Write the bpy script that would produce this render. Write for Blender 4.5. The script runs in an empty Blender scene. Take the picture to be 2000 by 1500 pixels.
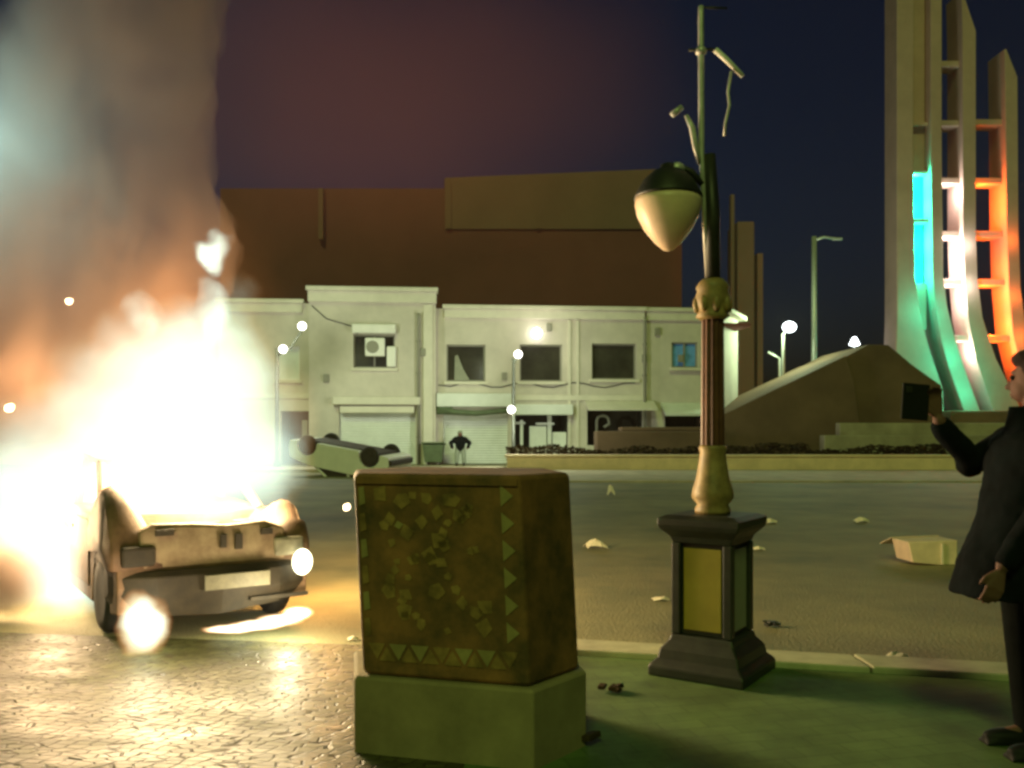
import bpy, bmesh, math, random
from mathutils import Vector, Matrix
random.seed(7)
R = math.radians
scene = bpy.context.scene
COL = scene.collection

# ------------------------------------------------------------------ camera, sky, light, exposure
CAMH, F, HOR = 1.4, 1732.0, 845.0           # camera height (m), focal length and horizon row of the 2000x1500 frame
cam_d = bpy.data.cameras.new("camera"); cam = bpy.data.objects.new("camera", cam_d); COL.objects.link(cam)
cam.location = (0, 0, CAMH); cam.rotation_euler = (R(90), 0, 0)
cam_d.sensor_width = 36; cam_d.lens = 36 * F / 2000; cam_d.shift_y = (HOR - 750) / 2000
cam_d.clip_end = 2000; cam_d.clip_start = 0.05
scene.camera = cam

SUN_EL, SUN_ROT = R(-2.0), R(-40)
world = bpy.data.worlds.new("World"); scene.world = world; world.use_nodes = True
wn, wl = world.node_tree.nodes, world.node_tree.links
bg = wn["Background"]
sky = wn.new("ShaderNodeTexSky"); sky.sky_type = 'NISHITA'; sky.sun_disc = False
sky.sun_elevation = SUN_EL; sky.sun_rotation = SUN_ROT; sky.air_density = 1.0; sky.dust_density = 2.0; sky.ozone_density = 3.0
wl.new(sky.outputs[0], bg.inputs[0]); bg.inputs[1].default_value = 0.10

sd = bpy.data.lights.new("sun", 'SUN'); sun = bpy.data.objects.new("sun", sd); COL.objects.link(sun)
sd.energy = 0.72; sd.angle = R(12); sd.color = (0.70, 1.0, 0.22)      # the faint yellow-green night light of the square
sun.rotation_euler = (R(50), 0, R(-10))

scene.view_settings.view_transform = 'Standard'; scene.view_settings.look = 'None'
scene.view_settings.gamma = 1; scene.view_settings.exposure = 0
scene.cycles.use_denoising = True
scene.cycles.filter_width = 2.9
scene.cycles.max_bounces = 8; scene.cycles.volume_bounces = 1
scene.cycles.transparent_max_bounces = 16
scene.cycles.sample_clamp_indirect = 4

# ------------------------------------------------------------------ helpers
def X(px, d): return (px - 1000) * d / F
def Z(py, d): return CAMH - (py - HOR) * d / F
def P(px, py, d): return Vector((X(px, d), d, Z(py, d)))

def mat(name, col, rough=0.7, metal=0.0, var=0.0, scale=8.0, bump=0.0, emit=None, es=1.0, col2=None, detail=5, spec=0.5):
    m = bpy.data.materials.new(name); m.use_nodes = True
    nt = m.node_tree; n, l = nt.nodes, nt.links; b = n["Principled BSDF"]
    b.inputs["Roughness"].default_value = rough; b.inputs["Metallic"].default_value = metal
    b.inputs["Specular IOR Level"].default_value = spec
    c = (*col, 1)
    b.inputs["Base Color"].default_value = c
    if var or col2 or bump:
        tc = n.new("ShaderNodeTexCoord"); nz = n.new("ShaderNodeTexNoise")
        nz.inputs["Scale"].default_value = scale; nz.inputs["Detail"].default_value = detail; nz.inputs["Roughness"].default_value = .65
        l.new(tc.outputs["Object"], nz.inputs["Vector"])
        if var or col2:
            cr = n.new("ShaderNodeValToRGB")
            lo = col2 if col2 else tuple(v * (1 - var) for v in col)
            hi = col if col2 else tuple(min(1, v * (1 + var)) for v in col)
            cr.color_ramp.elements[0].color = (*lo, 1); cr.color_ramp.elements[1].color = (*hi, 1)
            cr.color_ramp.elements[0].position = .34; cr.color_ramp.elements[1].position = .66
            l.new(nz.outputs[0], cr.inputs[0]); l.new(cr.outputs[0], b.inputs["Base Color"])
        if bump:
            bp = n.new("ShaderNodeBump"); bp.inputs["Strength"].default_value = bump; bp.inputs["Distance"].default_value = .02
            l.new(nz.outputs[0], bp.inputs["Height"]); l.new(bp.outputs[0], b.inputs["Normal"])
    if emit:
        b.inputs["Emission Color"].default_value = (*emit, 1); b.inputs["Emission Strength"].default_value = es
    return m

class MB:
    def __init__(s): s.bm = bmesh.new()
    def quad(s, pts):
        try: return s.bm.faces.new([s.bm.verts.new(p) for p in pts])
        except ValueError: pass
    def box(s, c, sz, rz=0, rx=0, ry=0):
        M = Matrix.Translation(c) @ Matrix.Rotation(rz, 4, 'Z') @ Matrix.Rotation(ry, 4, 'Y') @ Matrix.Rotation(rx, 4, 'X') @ Matrix.Diagonal((*sz, 1))
        bmesh.ops.create_cube(s.bm, size=1, matrix=M); return s
    def bx(s, x0, x1, y0, y1, z0, z1): return s.box(((x0+x1)/2, (y0+y1)/2, (z0+z1)/2), (abs(x1-x0), abs(y1-y0), abs(z1-z0)))
    def prism(s, pts, vec):                      # planar outline swept along vec
        vec = Vector(vec); a = [s.bm.verts.new(p) for p in pts]; b = [s.bm.verts.new(Vector(p) + vec) for p in pts]
        s.bm.faces.new(a); s.bm.faces.new(b[::-1]); k = len(a)
        for i in range(k): s.bm.faces.new((a[i], b[i], b[(i+1) % k], a[(i+1) % k]))
        return s
    def loft(s, rings, close=True):              # rings of equal length
        vs = [[s.bm.verts.new(p) for p in r] for r in rings]; k = len(vs[0])
        for i in range(len(vs)-1):
            for j in range(k): s.bm.faces.new((vs[i][j], vs[i][(j+1) % k], vs[i+1][(j+1) % k], vs[i+1][j]))
        if close: s.bm.faces.new(vs[0][::-1]); s.bm.faces.new(vs[-1])
        return s
    def lathe(s, prof, c=(0, 0, 0), n=28, M=None, rot=0):       # prof [(r,z)]
        c = Vector(c); M = M or Matrix.Identity(3)
        return s.loft([[c + M @ Vector((max(r, 1e-4)*math.cos(rot+2*math.pi*j/n), max(r, 1e-4)*math.sin(rot+2*math.pi*j/n), z)) for j in range(n)] for r, z in prof])
    def tube(s, pts, rad, n=10):
        pts = [Vector(p) for p in pts]; rad = rad if isinstance(rad, (list, tuple)) else [rad]*len(pts); rings = []
        for i, p in enumerate(pts):
            t = (pts[min(i+1, len(pts)-1)] - pts[max(i-1, 0)]).normalized()
            u = t.orthogonal().normalized() if i == 0 else (u - t * u.dot(t)).normalized()
            w = t.cross(u); rings.append([p + rad[i]*(u*math.cos(2*math.pi*j/n) + w*math.sin(2*math.pi*j/n)) for j in range(n)])
        return s.loft(rings)
    def ball(s, c, r, sub=3, M=None):
        r = r if isinstance(r, (tuple, list)) else (r, r, r)
        T = Matrix.Translation(c) @ (M.to_4x4() if M else Matrix.Identity(4)) @ Matrix.Diagonal((*r, 1))
        bmesh.ops.create_icosphere(s.bm, subdivisions=sub, radius=1, matrix=T); return s
    def limb(s, pts, rad, n=14):                 # capsules with ball joints, to be fused by remesh
        s.tube(pts, rad, n)
        rad = rad if isinstance(rad, (list, tuple)) else [rad]*len(pts)
        for p, r in zip(pts, rad): s.ball(p, r, 2)
        return s
    def build(s, name, m, parent=None, bevel=0, smooth=False, loc=None, remesh=0, seg=2, sm_iter=0):
        bmesh.ops.recalc_face_normals(s.bm, faces=s.bm.faces)
        me = bpy.data.meshes.new(name); s.bm.to_mesh(me); s.bm.free()
        o = bpy.data.objects.new(name, me); COL.objects.link(o)
        if m: me.materials.append(m)
        if parent: o.parent = parent
        if loc: o.location = loc
        if remesh:
            r = o.modifiers.new("fuse", 'REMESH'); r.mode = 'VOXEL'; r.voxel_size = remesh; r.use_smooth_shade = True
            if sm_iter:
                q = o.modifiers.new("relax", 'SMOOTH'); q.iterations = sm_iter; q.factor = .6
        if bevel:
            b = o.modifiers.new("bevel", 'BEVEL'); b.width = bevel; b.segments = seg; b.limit_method = 'ANGLE'; b.angle_limit = R(35)
        if smooth:
            for p in me.polygons: p.use_smooth = True
        return o

def tag(o, label=None, cat=None, group=None, kind=None):
    if label: o["label"] = label
    if cat: o["category"] = cat
    if group: o["group"] = group
    if kind: o["kind"] = kind
    return o
def empty(name, loc=(0, 0, 0), rz=0, label=None, cat=None, group=None):
    o = bpy.data.objects.new(name, None); COL.objects.link(o); o.location = loc; o.rotation_euler = (0, 0, rz); o.empty_display_size = .2
    return tag(o, label, cat, group)
def copy_tree(o, parent=None):
    c = o.copy(); COL.objects.link(c)
    if parent: c.parent = parent
    for ch in list(o.children): copy_tree(ch, c)
    return c
def plight(name, loc, power, col, r=.1, parent=None):
    d = bpy.data.lights.new(name, 'POINT'); d.energy = power; d.color = col; d.shadow_soft_size = r
    o = bpy.data.objects.new(name, d); COL.objects.link(o); o.location = loc
    if parent: o.parent = parent
    return o

def roughen(o, amt, scale=3, seed=0):
    from mathutils import noise
    for v in o.data.vertices:
        n = noise.noise_vector(v.co * scale + Vector((seed, seed*2, 0))); v.co += n * amt

# ------------------------------------------------------------------ materials
def ground_mat():
    m = mat("asphalt", (.30, .27, .13), .7, 0, col2=(.125, .13, .065), scale=.5, detail=8)
    nt = m.node_tree; n, l = nt.nodes, nt.links; b = n["Principled BSDF"]
    tc = n.new("ShaderNodeTexCoord"); z = n.new("ShaderNodeTexNoise"); z.inputs["Scale"].default_value = 45; z.inputs["Detail"].default_value = 6
    bp = n.new("ShaderNodeBump"); bp.inputs["Strength"].default_value = .6; bp.inputs["Distance"].default_value = .02
    l.new(tc.outputs["Object"], z.inputs["Vector"]); l.new(z.outputs[0], bp.inputs["Height"]); l.new(bp.outputs[0], b.inputs["Normal"])
    return m
def cobble_mat():
    m = bpy.data.materials.new("cobbles"); m.use_nodes = True; n, l = m.node_tree.nodes, m.node_tree.links; b = n["Principled BSDF"]
    b.inputs["Specular IOR Level"].default_value = .3; tc = n.new("ShaderNodeTexCoord"); mp = n.new("ShaderNodeMapping"); mp.inputs["Scale"].default_value = (.8, 1.5, 1); mp.inputs["Rotation"].default_value = (0, 0, R(18))
    l.new(tc.outputs["Object"], mp.inputs[0])
    wz = n.new("ShaderNodeTexNoise"); wz.inputs["Scale"].default_value = 3; l.new(mp.outputs[0], wz.inputs["Vector"])
    vo = n.new("ShaderNodeTexVoronoi"); vo.feature = 'DISTANCE_TO_EDGE'; vo.inputs["Scale"].default_value = 15; vo.inputs["Randomness"].default_value = .55
    l.new(mp.outputs[0], vo.inputs["Vector"])
    vc = n.new("ShaderNodeTexVoronoi"); vc.inputs["Scale"].default_value = 15; vc.inputs["Randomness"].default_value = .55; l.new(mp.outputs[0], vc.inputs["Vector"])
    sm = n.new("ShaderNodeMapRange"); sm.interpolation_type = 'SMOOTHSTEP'; sm.inputs[1].default_value = 0.0; sm.inputs[2].default_value = .11; l.new(vo.outputs[0], sm.inputs[0])
    bp = n.new("ShaderNodeBump"); bp.inputs["Strength"].default_value = .55; bp.inputs["Distance"].default_value = .02
    nz = n.new("ShaderNodeTexNoise"); nz.inputs["Scale"].default_value = 30; l.new(mp.outputs[0], nz.inputs["Vector"])
    ad = n.new("ShaderNodeMath"); ad.operation = 'MULTIPLY_ADD'; ad.inputs[1].default_value = .2; l.new(nz.outputs[0], ad.inputs[0]); l.new(sm.outputs[0], ad.inputs[2])
    l.new(ad.outputs[0], bp.inputs["Height"]); l.new(bp.outputs[0], b.inputs["Normal"])
    cr = n.new("ShaderNodeValToRGB"); cr.color_ramp.elements[0].color = (.04, .038, .010, 1); cr.color_ramp.elements[1].color = (.115, .115, .042, 1)
    l.new(vc.outputs["Color"], cr.inputs[0])
    mx = n.new("ShaderNodeMix"); mx.data_type = 'RGBA'; l.new(sm.outputs[0], mx.inputs[0]); mx.inputs[6].default_value = (.05, .038, .016, 1); l.new(cr.outputs[0], mx.inputs[7])
    l.new(mx.outputs[2], b.inputs["Base Color"])
    rr = n.new("ShaderNodeMapRange"); rr.inputs[3].default_value = .28; rr.inputs[4].default_value = .75; l.new(wz.outputs[0], rr.inputs[0]); l.new(rr.outputs[0], b.inputs["Roughness"])
    return m

M = {}
M['asphalt'] = ground_mat(); M['cobbles'] = cobble_mat()
M['paving'] = mat("paving", (.098, .160, .045), .8, var=.55, scale=1.0, bump=.15, detail=9)
nt_ = M['paving'].node_tree; n, l = nt_.nodes, nt_.links; pb = n["Principled BSDF"]
tc = n.new("ShaderNodeTexCoord"); bt = n.new("ShaderNodeTexBrick"); bt.inputs["Scale"].default_value = 2.2; bt.inputs["Mortar Size"].default_value = .012; bt.inputs["Mortar Smooth"].default_value = .6
bt.inputs["Color1"].default_value = (1, 1, 1, 1); bt.inputs["Color2"].default_value = (.72, .78, .7, 1); bt.inputs["Mortar"].default_value = (.45, .5, .4, 1)
wn_ = n.new("ShaderNodeMapping"); wn_.inputs["Rotation"].default_value = (0, 0, R(-14)); l.new(tc.outputs["Object"], wn_.inputs[0]); l.new(wn_.outputs[0], bt.inputs["Vector"])
src = pb.inputs["Base Color"].links[0].from_socket; mxp = n.new("ShaderNodeMix"); mxp.data_type = 'RGBA'; mxp.blend_type = 'MULTIPLY'; mxp.inputs[0].default_value = .6
l.new(src, mxp.inputs[6]); l.new(bt.outputs[0], mxp.inputs[7]); l.new(mxp.outputs[2], pb.inputs["Base Color"])
M['kerb'] = mat("kerb_stone", (.42, .42, .27), .8, var=.2, scale=4, bump=.2)
M['pavement'] = mat("far_pavement", (.42, .36, .26), .8, var=.25, scale=1.2)
M['lowwall'] = mat("low_wall_render", (.78, .58, .40), .85, var=.12, scale=1.5, bump=.1)
M['facade'] = mat("cream_render", (.62, .57, .50), .85, var=.13, scale=.55, bump=.05)
M['facade2'] = mat("cornice_render", (.72, .68, .58), .85, var=.06, scale=2)
M['shutter'] = mat("shutter_white", (.75, .78, .74), .55, var=.05, scale=3)
M['glass'] = mat("dark_glass", (.05, .048, .035), .15, var=.3, scale=1)
M['frame'] = mat("window_frame", (.28, .27, .22), .6)
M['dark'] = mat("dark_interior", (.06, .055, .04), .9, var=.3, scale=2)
M['blue'] = mat("blue_blind", (.14, .38, .92), .5, var=.2, scale=4)
M['white'] = mat("white_paint", (.86, .85, .80), .4, var=.05, scale=3)
M['block'] = mat("block_render", (.23, .075, .078), .9, var=.12, scale=.15)
M['block2'] = mat("block_band", (.28, .155, .13), .9, var=.10, scale=.2)
M['mon'] = mat("monument_concrete", (.55, .35, .32), .85, var=.10, scale=.6, bump=.05)
M['mound'] = mat("mound_stone", (.15, .09, .055), .9, var=.2, scale=.5, bump=.1)
M['iron'] = mat("black_iron", (.022, .024, .016), .5, var=.3, scale=12, bump=.05)
M['gold'] = mat("gold_paint", (.30, .21, .085), .5, var=.3, scale=15, bump=.1)
M['shaft'] = mat("red_brown_shaft", (.12, .045, .025), .45, var=.3, scale=10)
M['amber'] = mat("amber_panel", (.34, .26, .03), .6, var=.12, scale=4)
M['greypanel'] = mat("grey_panel", (.28, .29, .22), .6, var=.12, scale=4)
M['bowl'] = mat("lantern_bowl", (.85, .64, .46), .4, var=.1, scale=5)
M['galv'] = mat("galvanised", (.55, .55, .52), .45, .4, var=.15, scale=14)
M['mosaic'] = mat("mosaic_body", (.36, .165, .058), .75, var=0, col2=(.085, .055, .02), scale=4.5, bump=.25, detail=7)
M['tile'] = mat("mosaic_tile", (.36, .29, .12), .5, var=.2, scale=9)
M['tile2'] = mat("mosaic_tile_rust", (.31, .19, .06), .6, var=.5, scale=9)
M['conc'] = mat("dull_concrete", (.30, .245, .13), .85, var=.25, scale=2.5, bump=.2)
M['scorch'] = mat("scorched_paint", (.23, .13, .07), .7, col2=(.09, .05, .028), scale=5, bump=.3)
M['ash'] = mat("ash_metal", (.34, .25, .15), .7, col2=(.20, .13, .075), scale=7, bump=.25)
M['soot'] = mat("soot_plastic", (.045, .032, .017), .7, col2=(.022, .016, .009), scale=6, bump=.2)
M['plate'] = mat("plate", (.20, .18, .12), .5, var=.25, scale=9)
M['rubber'] = mat("rubber", (.03, .028, .024), .8, var=.3, scale=9)
M['rim'] = mat("wheel_rim", (.45, .44, .40), .4, .5)
M['coat'] = mat("dark_coat", (.0035, .0065, .008), .95, var=.5, scale=6, bump=.1, spec=.12)
M['trouser'] = mat("black_trousers", (.005, .007, .006), .95, var=.3, scale=6, spec=.1)
M['skin'] = mat("skin", (.15, .07, .05), .7, var=.08, scale=8)
M['hair'] = mat("dark_hair", (.022, .009, .008), .9, var=.4, scale=30, bump=.4)
M['black'] = mat("black_plastic", (.010, .012, .011), .6, spec=.2)
M['greytr'] = mat("grey_trousers", (.30, .33, .27), .9, var=.1, scale=6)
M['bin'] = mat("green_bin", (.10, .14, .07), .6, var=.2, scale=3)
M['paper'] = mat("paper", (.75, .70, .52), .8, var=.08, scale=9)
M['card'] = mat("cardboard", (.72, .60, .40), .8, var=.12, scale=7)
M['leaf'] = mat("dark_leaves", (.05, .034, .016), .9, var=.25, spec=.1, scale=5)
M['leafg'] = mat("green_leaves", (.05, .075, .03), .8, var=.4, scale=5)
M['char'] = mat("charred", (.16, .10, .06), .9, col2=(.06, .04, .025), scale=6, bump=.4)
def emis(name, c, s): return mat(name, (.02, .02, .02), .5, emit=c, es=s)
M['lampwhite'] = emis("lamp_white", (1, .97, .85), 6)
M['lampcold'] = emis("lamp_cold", (.9, 1, 1), 7)
M['ember'] = emis("ember", (1, .75, .42), 5)
M['headlamp'] = emis("headlamp", (1, .95, .62), 5)

# ------------------------------------------------------------------ ground, kerb, pavement
b = MB(); b.quad([(-130, -40, -.004), (130, -40, -.004), (130, 130, -.004), (-130, 130, -.004)])
tag(b.build("road", M['asphalt']), kind="structure")
def kd(x): return 5.40 - .243*(x - 1.2)      # kerb line of the square
b = MB(); b.quad([(-12, -3, 0), (-.2, -3, 0), (-.2, kd(-.2), 0), (-12, kd(-12)-1.2, 0)])
tag(b.build("cobbled_paving", M['cobbles']), kind="structure")
b = MB(); b.quad([(-.2, -3, 0), (14, -3, 0), (14, 1.9, 0), (12, kd(12), 0), (-.2, kd(-.2), 0)])
tag(b.build("square_paving", M['paving']), kind="structure")
b = MB()
x = .30
while x < 9:
    x2 = x + .9
    if not (.80 < (x + x2)/2 < 1.5):
        b.prism([(x, kd(x)-.02, -.05), (x2-.012, kd(x2)-.02, -.05), (x2-.012, kd(x2)+.28, -.05), (x, kd(x)+.28, -.05)], (0, 0, .085 + random.uniform(0, .008)))
    x = x2
tag(b.build("kerb", M['kerb'], bevel=.012), kind="structure")
b = MB(); b.prism([(-60, 36.2, -.05), (X(985, 34), 34, -.05), (X(940, 31.5), 31.5, -.05), (-60, 30, -.05)], (0, 0, .15))
b.prism([(X(985, 34)+.01, 34, -.05), (60, 36, -.05), (60, 24.5, -.05), (X(1060, 25), 25, -.05), (X(960, 28), 28.3, -.05)], (0, 0, .10))
tag(b.build("pavement", M['pavement']), kind="structure")

# ------------------------------------------------------------------ shop building
BY, BA = 39.7, R(5)
bs, bc = math.sin(BA), math.cos(BA)
def fu(px): a = (px-1000)/F; return BY*a/(bc - a*bs)
def fz(px, py): d = BY + fu(px)*bs; return CAMH - (py-HOR)*d/F
shop = empty("shop_building", (0, BY, 0), BA, "long cream two storey building with shuttered shops and a raised centre bay", "building")
def wall_holes(u0, u1, z0, z1, holes, y0, y1, name="wall", m=None):
    us = sorted({u0, u1, *[h[0] for h in holes], *[h[1] for h in holes]}); zs = sorted({z0, z1, *[h[2] for h in holes], *[h[3] for h in holes]})
    us = [u for u in us if u0 <= u <= u1]; zs = [z for z in zs if z0 <= z <= z1]
    b = MB()
    def solid(i, j):
        if not (0 <= i < len(us)-1 and 0 <= j < len(zs)-1): return False
        cu, cz = (us[i]+us[i+1])/2, (zs[j]+zs[j+1])/2
        return not any(h[0] < cu < h[1] and h[2] < cz < h[3] for h in holes)
    for i in range(len(us)-1):
        for j in range(len(zs)-1):
            if not solid(i, j): continue
            a, c, d, e = us[i], us[i+1], zs[j], zs[j+1]
            b.quad([(a, y0, d), (c, y0, d), (c, y0, e), (a, y0, e)]); b.quad([(a, y1, d), (a, y1, e), (c, y1, e), (c, y1, d)])
            if not solid(i-1, j): b.quad([(a, y0, d), (a, y0, e), (a, y1, e), (a, y1, d)])
            if not solid(i+1, j): b.quad([(c, y0, d), (c, y1, d), (c, y1, e), (c, y0, e)])
            if not solid(i, j-1): b.quad([(a, y0, d), (a, y1, d), (c, y1, d), (c, y0, d)])
            if not solid(i, j+1): b.quad([(a, y0, e), (c, y0, e), (c, y1, e), (a, y1, e)])
    bmesh.ops.remove_doubles(b.bm, verts=b.bm.verts, dist=1e-4)
    return b.build(name, m or M['facade'], shop)
def hole(x0, x1, y0, y1): xm = (x0+x1)/2; return (fu(x0), fu(x1), max(.0, fz(xm, y1)), fz(xm, y0))
win = [hole(872, 948, 673, 745), hole(1015, 1098, 673, 745), hole(1156, 1243, 671, 741), hole(1313, 1364, 668, 718)]
win1 = hole(692, 772, 655, 720); winL = hole(540, 585, 676, 742)
sh1, sh2 = hole(664, 812, 795, 908), hole(866, 992, 803, 908)
op5 = hole(1300, 1385, 806, 870)
op3, op4, door = hole(1006, 1110, 800, 875), hole(1147, 1268, 793, 870), hole(548, 648, 803, 908)
UL, U1, U2, U3, UE = fu(455), fu(606), fu(851), fu(1257), fu(1412)
ztL, zt1, zt2 = fz(540, 592), fz(730, 572), fz(1050, 605)
wall_holes(UL-.6, U1, 0, ztL, [winL, door], 0, .35)
wall_holes(U1, U2, 0, zt1, [win1, sh1], -.45, .35)
wall_holes(U2, U3, 0, zt2, win[:3] + [sh2, op3, op4], 0, .35)
wall_holes(U3, UE, 0, zt2, [win[3], op5], .12, .35)
# angled end wall, back, roof
b = MB(); ex, ey = UE + 1.75, 3.0
b.prism([(UE+.01, .125, 0), (ex, ey, 0), (ex-.3, ey+.1, 0), (UE-.3, .36, 0)], (0, 0, zt2)); b.build("end_wall", M['facade'], shop)
b = MB(); b.bx(UL-.6, ex, 11.7, 12, 0, zt2-.1); b.bx(ex-.3, ex, ey+.12, 11.7, 0, zt2-.1); b.build("back_wall", M['facade'], shop)
b = MB(); b.bx(UL-.6, ex-.31, .36, 11.7, zt2-.6, zt2-.45); b.build("roof", M['block'], shop)
# cornices
def cornice(u0, u1, zt, y, ov=.28, h=.42):
    b = MB(); b.bx(u0-.1, u1+.1, y-ov, y+.5, zt-.02, zt+.16); b.bx(u0-.03, u1+.03, y-ov*.55, y-.003, zt-h, zt-.02); b.build("cornice", M['facade2'], shop, bevel=.03)
cornice(UL-.6, U1-.35, ztL, 0); cornice(U1, U2, zt1, -.45, .34, .5); cornice(U2+.4, U3, zt2, 0); cornice(U3+.15, UE-.05, zt2, .12)
b = MB(); nx, ny = (ey), -(ex-UE); L = math.hypot(nx, ny); nx, ny = nx/L*.3, ny/L*.3
b.prism([(UE+.12, .13, zt2-.02), (UE+nx+.15, .13+ny, zt2-.02), (ex+nx+.15, ey+ny, zt2-.02), (ex+.1, ey+.3, zt2-.02)], (0, 0, .18)); b.build("cornice", M['facade2'], shop)
# string course between floors, pilasters
b = MB(); zc = fz(1000, 775)
b.bx(UL-.6, U1-.02, -.08, -.003, zc-.12, zc+.10); b.build("string_course", M['facade2'], shop, bevel=.02)
b = MB(); b.bx(U2+.02, U3-.02, -.09, -.003, zc-.16, zc+.08); b.build("string_course", M['facade2'], shop, bevel=.02)
for px in (1112, 1128):
    b = MB(); b.bx(fu(px)-.06, fu(px)+.06, -.07, -.003, .1, zt2-.45); b.build("pilaster", M['facade2'], shop)
b = MB(); b.bx(fu(836)-.2, fu(836)+.2, -.52, -.453, 0, zt1-.55); b.build("pilaster", M['facade2'], shop)
for px, y in ((1258, -.12), (818, -.6)):
    b = MB(); b.tube([(fu(px), y, 0), (fu(px), y, zt2-.5), (fu(px), y-.05, zt2-.3)], .07)
    for zz in (1.2, 2.6, 4.0, 5.4): b.box((fu(px), y+.03, zz), (.2, .12, .06))
    b.build("drainpipe", M['frame'], shop, smooth=True)
# windows
def window(h, y, pane, mull=1, frame=M['frame']):
    b = MB(); u0, u1, z0, z1 = h; t = .07
    b.bx(u0+.003, u0+t, y, y+.1, z0+.003, z1-.003); b.bx(u1-t, u1-.003, y, y+.1, z0+.003, z1-.003)
    b.bx(u0+t, u1-t, y, y+.1, z0+.003, z0+t); b.bx(u0+t, u1-t, y, y+.1, z1-t, z1-.003)
    for k in range(mull): uu = u0 + (u1-u0)*(k+1)/(mull+1); b.bx(uu-.035, uu+.035, y+.01, y+.09, z0+t, z1-t)
    w = b.build("window", frame, shop)
    b = MB(); b.bx(u0+.01, u1-.01, y+.11, y+.13, z0+.01, z1-.01); b.build("pane", pane, w)
    b = MB(); b.bx(u0-.12, u1+.12, y-.30, y-.17, z0-.13, z0-.004); b.build("sill", M['facade2'], w)
    return w
for h in win[:3]: window(h, .17, M['glass'], 0)
window(win[3], .19, M['blue'], 1)
window(win1, -.25, M['glass'])
window(winL, .17, M['shutter'], 0, M['white'])
# pale torn curtain in the first dark window, laundry and unit at centre-bay window
u0, u1, z0, z1 = win[0]
b = MB(); b.prism([(u0+.35, .13, z0+.05), (u0+1.05, .13, z0+.05), (u0+.75, .13, z0+.55), (u0+.5, .13, z1-.45), (u0+.38, .13, z1-.5)], (0, .03, 0)); b.build("curtain", M['greypanel'], shop)
u0, u1, z0, z1 = win1
b = MB(); b.bx(u0-.05, u1+.05, -.75, -.46, z1+.02, z1+.42); b.build("awning_box", M['white'], shop, bevel=.05)
b = MB(); b.box(((u0+u1)/2+.05, -.62, (z0+z1)/2+.15), (.85, .32, .80)); ac = b.build("air_conditioner", M['white'], shop, bevel=.05)
b = MB(); b.lathe([(.05, 0), (.27, 0), (.27, .03), (.05, .03)], ((u0+u1)/2-.05, -.785, (z0+z1)/2+.15), 20, Matrix.Rotation(R(90), 3, 'X')); b.build("fan_grille", M['frame'], ac)
b = MB(); b.box(((u0+u1)/2+.75, -.56, (z0+z1)/2-.25), (.4, .2, .9)); b.build("hanging_cloth", M['white'], shop, bevel=.06)
# shutters and shop fronts
def shutter(h, y):
    u0, u1, z0, z1 = h; b = MB(); k = int((z1-z0)/.11); dz = (z1-z0)/k
    for i in range(k):
        z = z0+i*dz; b.quad([(u0, y, z), (u1, y, z), (u1, y-.03, z+dz/2), (u0, y-.03, z+dz/2)]); b.quad([(u0, y-.03, z+dz/2), (u1, y-.03, z+dz/2), (u1, y, z+dz), (u0, y, z+dz)])
    bmesh.ops.remove_doubles(b.bm, verts=b.bm.verts, dist=1e-4)
    return b.build("roller_shutter", M['shutter'], shop)
shutter(sh1, -.15); shutter(sh2, .25)
b = MB(); b.bx(sh1[0]-.25, sh1[1]+.2, -.75, -.455, sh1[3]+.08, sh1[3]+.42); b.bx(sh1[0]+.05, sh1[1]-.05, -.62, -.455, sh1[3]-.28, sh1[3]+.02); b.build("shop_fascia", M['facade2'], shop, bevel=.04)
b = MB(); b.bx(sh2[0]-.3, sh2[1]+.15, -.45, -.005, sh2[3]+.18, sh2[3]+.78); b.build("shop_fascia", M['shutter'], shop, bevel=.04)
b = MB()   # rolled awning sagging under the second fascia
b.tube([(sh2[0]-.25, -.3, sh2[3]+.12), (sh2[0]+.5, -.32, sh2[3]-.05), ((sh2[0]+sh2[1])/2, -.33, sh2[3]-.10), (sh2[1]-.4, -.32, sh2[3]-.02), (sh2[1]+.15, -.3, sh2[3]+.08)], .12)
b.box((sh2[0]+.05, -.25, sh2[3]+.02), (.7, .3, .34)); b.build("rolled_awning", M['bin'], shop, smooth=True)
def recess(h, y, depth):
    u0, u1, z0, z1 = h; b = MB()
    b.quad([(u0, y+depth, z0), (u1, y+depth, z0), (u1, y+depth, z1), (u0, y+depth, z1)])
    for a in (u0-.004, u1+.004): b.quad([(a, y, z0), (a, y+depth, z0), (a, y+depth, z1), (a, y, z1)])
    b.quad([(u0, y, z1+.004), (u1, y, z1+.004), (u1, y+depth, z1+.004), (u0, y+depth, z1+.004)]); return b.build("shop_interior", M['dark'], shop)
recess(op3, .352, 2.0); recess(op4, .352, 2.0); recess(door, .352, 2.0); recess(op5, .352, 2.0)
b = MB(); u0, u1, z0, z1 = op3
b.bx(u0-.15, u1+.15, -.5, -.005, z1-.25, z1+.22); b.build("shop_fascia", M['shutter'], shop, bevel=.04)
b = MB()
for a, c, d, e in ((.1, .16, 0, .8), (.28, .60, 0, .62), (.62, .70, 0, 1), (.72, .98, .0, .45), (.0, .2, .62, .74), (.40, .75, .60, .72)):
    b.bx(u0+(u1-u0)*a, u0+(u1-u0)*c, .1+a*.2, .3+a*.2, z0+(z1-z0)*d, z0+(z1-z0)*e*.92)
b.build("shop_counter", M['shutter'], shop, bevel=.03)
b = MB(); u0, u1, z0, z1 = op4
b.prism([(u0-.1, -.8, z1-.15), (u0-.1, -.005, z1+.25), (u0-.1, -.005, z1+.10), (u0-.1, -.8, z1-.22)], (u1-u0+.3, 0, 0)); b.build("awning", M['facade2'], shop)
b = MB(); u0, u1, z0, z1 = op5
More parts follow.
